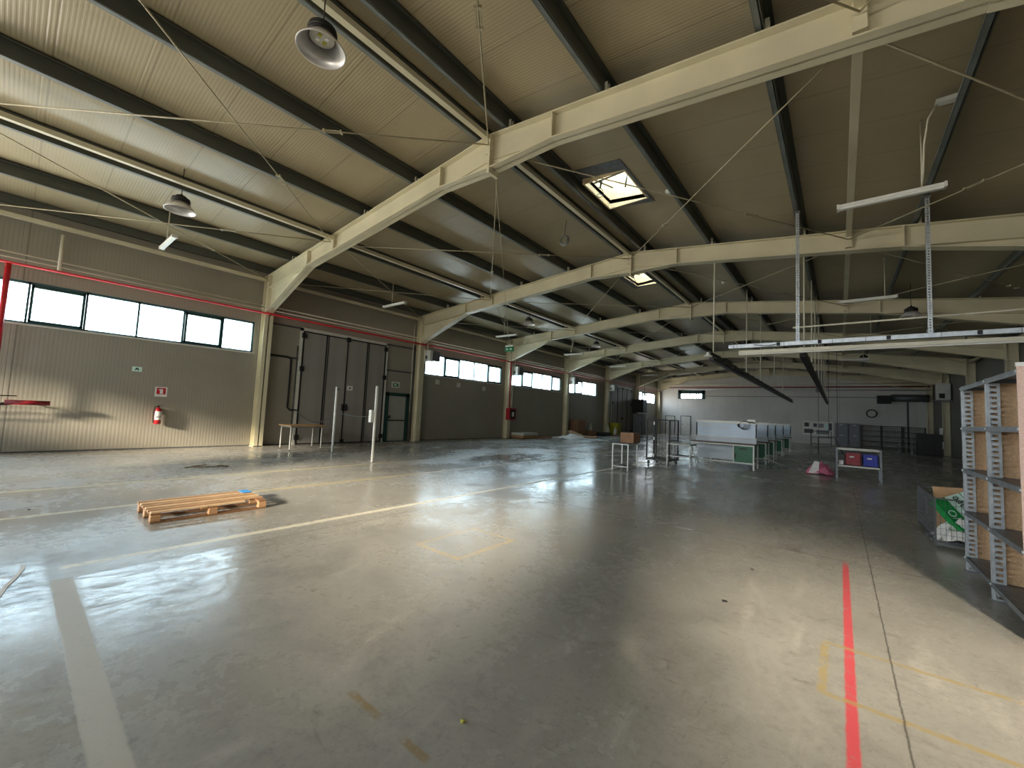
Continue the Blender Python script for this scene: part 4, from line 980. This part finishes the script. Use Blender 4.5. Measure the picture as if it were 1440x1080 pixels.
# pipes across the back
pipe('gable_pipe', [(-13.8, 43.0, 5.0), (5.3, 43.0, 5.15)], .045, creamd, 'long cream pipe crossing the back wall, highest', 'pipe')
pipe('gable_pipe', [(-13.8, 43.1, 4.8), (5.3, 43.1, 4.86)], .05, redd, 'long dark red pipe crossing the back wall, middle', 'pipe')
pipe('gable_pipe', [(-12.8, 43.0, 4.58), (5.3, 43.0, 4.58)], .035, galv, 'long bright pipe crossing the back wall, lowest', 'pipe')
pipe('gable_conduit', [(-10.3, YB - .025, 3.98), (5.3, YB - .025, 4.02)], .02, greyd, 'thin dark conduit along the back wall below the pipes', 'conduit')
tag(M().box(-1.55, -1.05, 42.6, 43.1, 4.4, roof(-1.05) - .01).build('air_duct', grey), 'grey vertical air duct dropping from roof near back wall', 'duct')
t = thing('heater_unit', 'dark wall heater with a pale top beside a duct on back wall', 'heater', (2.7, 42.6, 3.6))
M().box(2.6, 2.8, 42.9, YB, 3.7, 3.9).build('wall_bracket', dark, t)
M().box(2.3, 3.1, 42.4, 43.0, 3.5, 4.1).build('body', black, t, .02); M().box(2.3, 3.1, 42.35, 43.0, 4.12, 4.28).build('cover', offw, t)
m = M()
m.tube((3.1, 42.9, 3.95), (5.2, 42.9, 3.95), .28, 18); tag(m.build('foil_duct', galvd), 'long round grey foil duct right of the dark heater', 'duct')
pipe('vertical_pipe', [(3.95, 41.9, .0), (3.95, 41.9, 3.6)], .05, greyd, 'dark vertical pipe before the back right corner', 'pipe')
t = thing('wall_unit', 'white box unit with pipes high by the sixth right column', 'air unit', (5.0, 37.3, 3.5))
M().box(4.75, 5.35, 36.4, 36.9, 3.5, 4.55).build('casing', offw, t, .01); M().box(4.85, 5.1, 36.38, 36.4, 3.6, 3.9).build('fan_grille', black, t); M().box(4.6, 5.4, 36.3, 36.9, 3.4, 3.45).build('bracket', galvd, t)
tag(M().box(4.90, 5.05, 36.95, 37.0, 1.3, 1.75).build('paper_notice', paper), 'white notice on the dark right wall near back', 'notice')
# white stickers / boxes on the right column base
tag(M().box(4.95, 5.1, 36.95, 37.22, .45, .9).build('column_box', offw), 'small pale box low on the sixth right column', 'box')

# ------------------------------------------------------------------ rack on the right
RX0, RX1 = 1.07, 1.52
RYS = [4.84, 5.74, 6.72]
t = thing('shelving_rack', 'tall galvanised shelving rack with chipboard back panels at right', 'shelving rack', (1.3, 5.78, 0))
for y in RYS:
    for x in (RX0, RX1):
        s = 1 if x == RX0 else -1
        m = M(); w2 = .045
        m.box(x, x + s * .003, y - .006, y + w2, 0, 2.02) if s > 0 else m.box(x - .003, x, y - .006, y + w2, 0, 2.02)
        # perforated face towards the camera: two strips with rungs
        xa, xb = (x, x + .085) if s > 0 else (x - .085, x)
        m.box(xa, xa + .022, y - .008, y - .004, 0, 2.02); m.box(xb - .02, xb, y - .008, y - .004, 0, 2.02)
        z = 0
        while z < 2.0: m.box(xa + .021, xb - .019, y - .008, y - .004, z, z + .026); z += .050
        m.box(xa, xb - .04, y + w2 - .003, y + w2, 0, 2.02)
        m.build('upright', galv, t)
        M().box(xa - .01, xb + .01, y - .02, y + .055, 0, .012).build('foot_plate', galvd, t)
LV = [.13, .62, 1.08, 1.54, 1.985]
for a, b in ((0, 1), (1, 2)):
    ya, yb = RYS[a] + .003, RYS[b] - .010
    for z in LV:
        m = M(); m.box(RX0 + .004, RX1 - .004, ya, yb, z + .025, z + .03); m.box(RX0 - .004, RX0, ya, yb, z - .015, z + .03); m.box(RX1 - .004, RX1, ya, yb, z - .01, z + .03); m.box(RX0, RX1, ya, ya + .003, z - .01, z + .03); m.box(RX0, RX1, yb - .003, yb, z - .01, z + .03)
        m.build('shelf', galvd, t)
for y in RYS[1:]:
    M().box(RX0 + .008, RX1 - .004, y + .048, y + .062, .1, 1.99).build('divider_panel', chipb, t)
m = M()
for y in RYS:
    for z in LV: m.tube((RX0 - .012, y + .02, z + .01), (RX0 - .002, y + .02, z + .01), .012, 8)
m.build('bolt', galv, t)
M().box(RX0 - .012, RX1 + .02, RYS[0] - .032, RYS[0] - .014, .02, 2.05).build('end_panel', chipe, t)
M().box(RX0 - .016, RX0 + .03, RYS[0] - .036, RYS[0] - .008, 2.03, 2.06).build('corner_cap', white, t)

# wire cage with waste
t = thing('wire_basket', 'low wire mesh basket full of packaging waste behind the rack', 'wire basket', (1.5, 8.5, 0))
bx0, bx1, by0, by1, bz = .98, 1.95, 7.85, 9.32, .62
m = M()
for x in (bx0, bx1):
    for y in (by0, 8.55, by1): m.bar((x, y, 0), (x, y, bz), .02)
    for z in (.06, bz): m.bar((x, by0, z), (x, by1, z), .018)
for y in (by0, by1):
    for z in (.06, bz): m.bar((bx0, y, z), (bx1, y, z), .018)
m.build('frame', wire, t)
m = M()
for k in range(1, 30): y = by0 + (by1 - by0) * k / 30; m.bar((bx0, y, .06), (bx0, y, bz), .0035); m.bar((bx1, y, .06), (bx1, y, bz), .0035)
for k in range(1, 14): x = bx0 + (bx1 - bx0) * k / 20; m.bar((x, by0, .06), (x, by0, bz), .0035)
for k in range(1, 8): z = bz * k / 8; m.bar((bx0, by0, z), (bx0, by1, z), .0035); m.bar((bx0, by0, z), (bx1, by0, z), .0035); m.bar((bx1, by0, z), (bx1, by1, z), .0035)
m.build('mesh', wire, t)
M().box(bx0, bx1, by0, by1, .05, .07).build('base', galvd, t)
# green and white printed carton, tilted in the basket
A, Cc = Vector((1.0, 8.1, .56)), Vector((1.25, 7.95, .21))
U = (Cc - A).normalized(); Bd = Vector((.39, .30, .27)); Vv = (Bd - U * Bd.dot(U)).normalized(); Nn = U.cross(Vv).normalized()
if Nn.y > 0: Nn = -Nn
t = thing('printed_carton', 'white and green printed carton tilted in the wire basket', 'carton', A)
def quadbox(m, u0, u1, v0, v1, n0, n1):
    vs = [A + U * u + Vv * v + Nn * n for u in (u0, u1) for v in (v0, v1) for n in (n0, n1)]
    m.add(vs, [(0, 1, 3, 2), (4, 6, 7, 5), (0, 4, 5, 1), (2, 3, 7, 6), (0, 2, 6, 4), (1, 5, 7, 3)])
m = M(); quadbox(m, 0, .66, .0, .62, -.10, 0); m.build('carton_body', mint, t)
m = M(); quadbox(m, -.003, .663, -.003, .14, -.103, .003); m.build('green_band', greenb, t)
m = M(); quadbox(m, -.001, .661, .33, .336, 0, .003); quadbox(m, .36, .366, .14, .62, 0, .003); m.build('printed_line', darkg, t)
def on_carton(name, body, size, u, v, m_):
    mt = Matrix((( -U.x, -Vv.x, Nn.x, 0), (-U.y, -Vv.y, Nn.y, 0), (-U.z, -Vv.z, Nn.z, 0), (0, 0, 0, 1)))
    p = U * u + Vv * v + Nn * .004
    mt.translation = p
    text(name, body, size, m_, t, mt)
on_carton('lettering', 'stare', .13, .15, .235, darkg); on_carton('lettering', 'y', .13, .03, .43, darkg); on_carton('lettering', 'OVO', .12, .30, .07, mint)
m = M(); m.box(1.08, 1.75, 8.62, 8.68, .07, .72, R_(-.06, 'Y')); tag(m.build('carton_flap', cardl), 'plain brown carton standing behind the printed carton', 'carton')
tag(M().box(1.30, 1.85, 7.92, 8.0, .1, .5, R_(-.5, 'Y')).build('crushed_carton', card), 'crushed brown carton with dark print below the green one', 'carton')
crumple('plastic_waste', (1.22, 8.1, .07), (.42, .42, .32), paper, 'crumpled white plastic waste in the front corner of the basket', 'plastic', 8, 21)
tag(M().box(1.15, 1.65, 7.88, 7.92, .18, .26, R_(.6, 'Y')).build('white_strip', paper), 'white cardboard strip lying across the basket waste', 'cardboard')

# ------------------------------------------------------------------ light
w_ = bpy.data.worlds.new('sky'); sc.world = w_; w_.use_nodes = True
N, L = w_.node_tree.nodes, w_.node_tree.links
bg = N['Background']; bg.inputs['Strength'].default_value = 12.0
tc = N.new('ShaderNodeTexCoord'); sp = N.new('ShaderNodeSeparateXYZ'); L.new(tc.outputs['Generated'], sp.inputs[0])
g = G(N, L)
upc = g.mix(g.mr(sp.outputs[2], 0, .8), (.90, .96, 1.0), (.62, .80, 1.0))
c = g.mix(g.mr(sp.outputs[2], -.08, .02), (.60, .555, .48), upc)
L.new(c, bg.inputs['Color'])
def portal(loc, rot, sx, sy):
    l = bpy.data.lights.new('portal', 'AREA'); l.shape = 'RECTANGLE'; l.size = sx; l.size_y = sy; l.cycles.is_portal = True
    o = bpy.data.objects.new('daylight_portal', l); C.objects.link(o); o.location = loc; o.rotation_euler = rot
for k, (y0, y1, _) in WIN.items(): portal((WX - .14, (y0 + y1) / 2, ((0 if k == 0 else ZW0) + ZW1) / 2), (0, -PI / 2, 0), ZW1 - (0 if k == 0 else ZW0), y1 - y0)
for a_, b_ in RB: portal(((a_ + b_) / 2, YF - .14, (RZ0 + RZ1) / 2), (PI / 2, 0, 0), b_ - a_, RZ1 - RZ0)
sl = bpy.data.lights.new('sun', 'SUN'); sl.energy = 11; sl.color = (1., .88, .70); sl.angle = math.radians(5)
so = bpy.data.objects.new('sun', sl); C.objects.link(so); so.rotation_euler = Vector((-.29, 1., -.30)).to_track_quat('-Z', 'Y').to_euler()
for S in (S1, S2): portal(((S[0] + S[1]) / 2, (S[2] + S[3]) / 2, roof(XR) + 1.25), (0, 0, 0), S[1] - S[0], S[3] - S[2])
portal(((BWX0 + BWX1) / 2, YB + .14, (BWZ0 + BWZ1) / 2), (-PI / 2, 0, 0), BWX1 - BWX0, BWZ1 - BWZ0)

# ------------------------------------------------------------------ camera
yaw, pitch, roll = .6809, .0691, .0467
cy_, sy_ = math.cos(yaw), math.sin(yaw)
fwd = Vector((-sy_ * math.cos(pitch), cy_ * math.cos(pitch), math.sin(pitch))); rt = Vector((cy_, sy_, 0)); up = rt.cross(fwd)
r2 = math.cos(roll) * rt + math.sin(roll) * up; u2 = -math.sin(roll) * rt + math.cos(roll) * up
cd = bpy.data.cameras.new('camera'); cam = bpy.data.objects.new('camera', cd); C.objects.link(cam)
cd.sensor_width = 36; cd.lens = 570.209 / 1440 * 36; cd.clip_start = .05; cd.clip_end = 200
mw = Matrix((r2, u2, -fwd)).transposed().to_4x4(); mw.translation = Vector((0, 0, 1.5)); cam.matrix_world = mw
sc.camera = cam
sc.view_settings.view_transform = 'Standard'; sc.view_settings.look = 'None'; sc.view_settings.gamma = 1; sc.view_settings.use_curve_mapping = False
sc.view_settings.exposure = 0.64
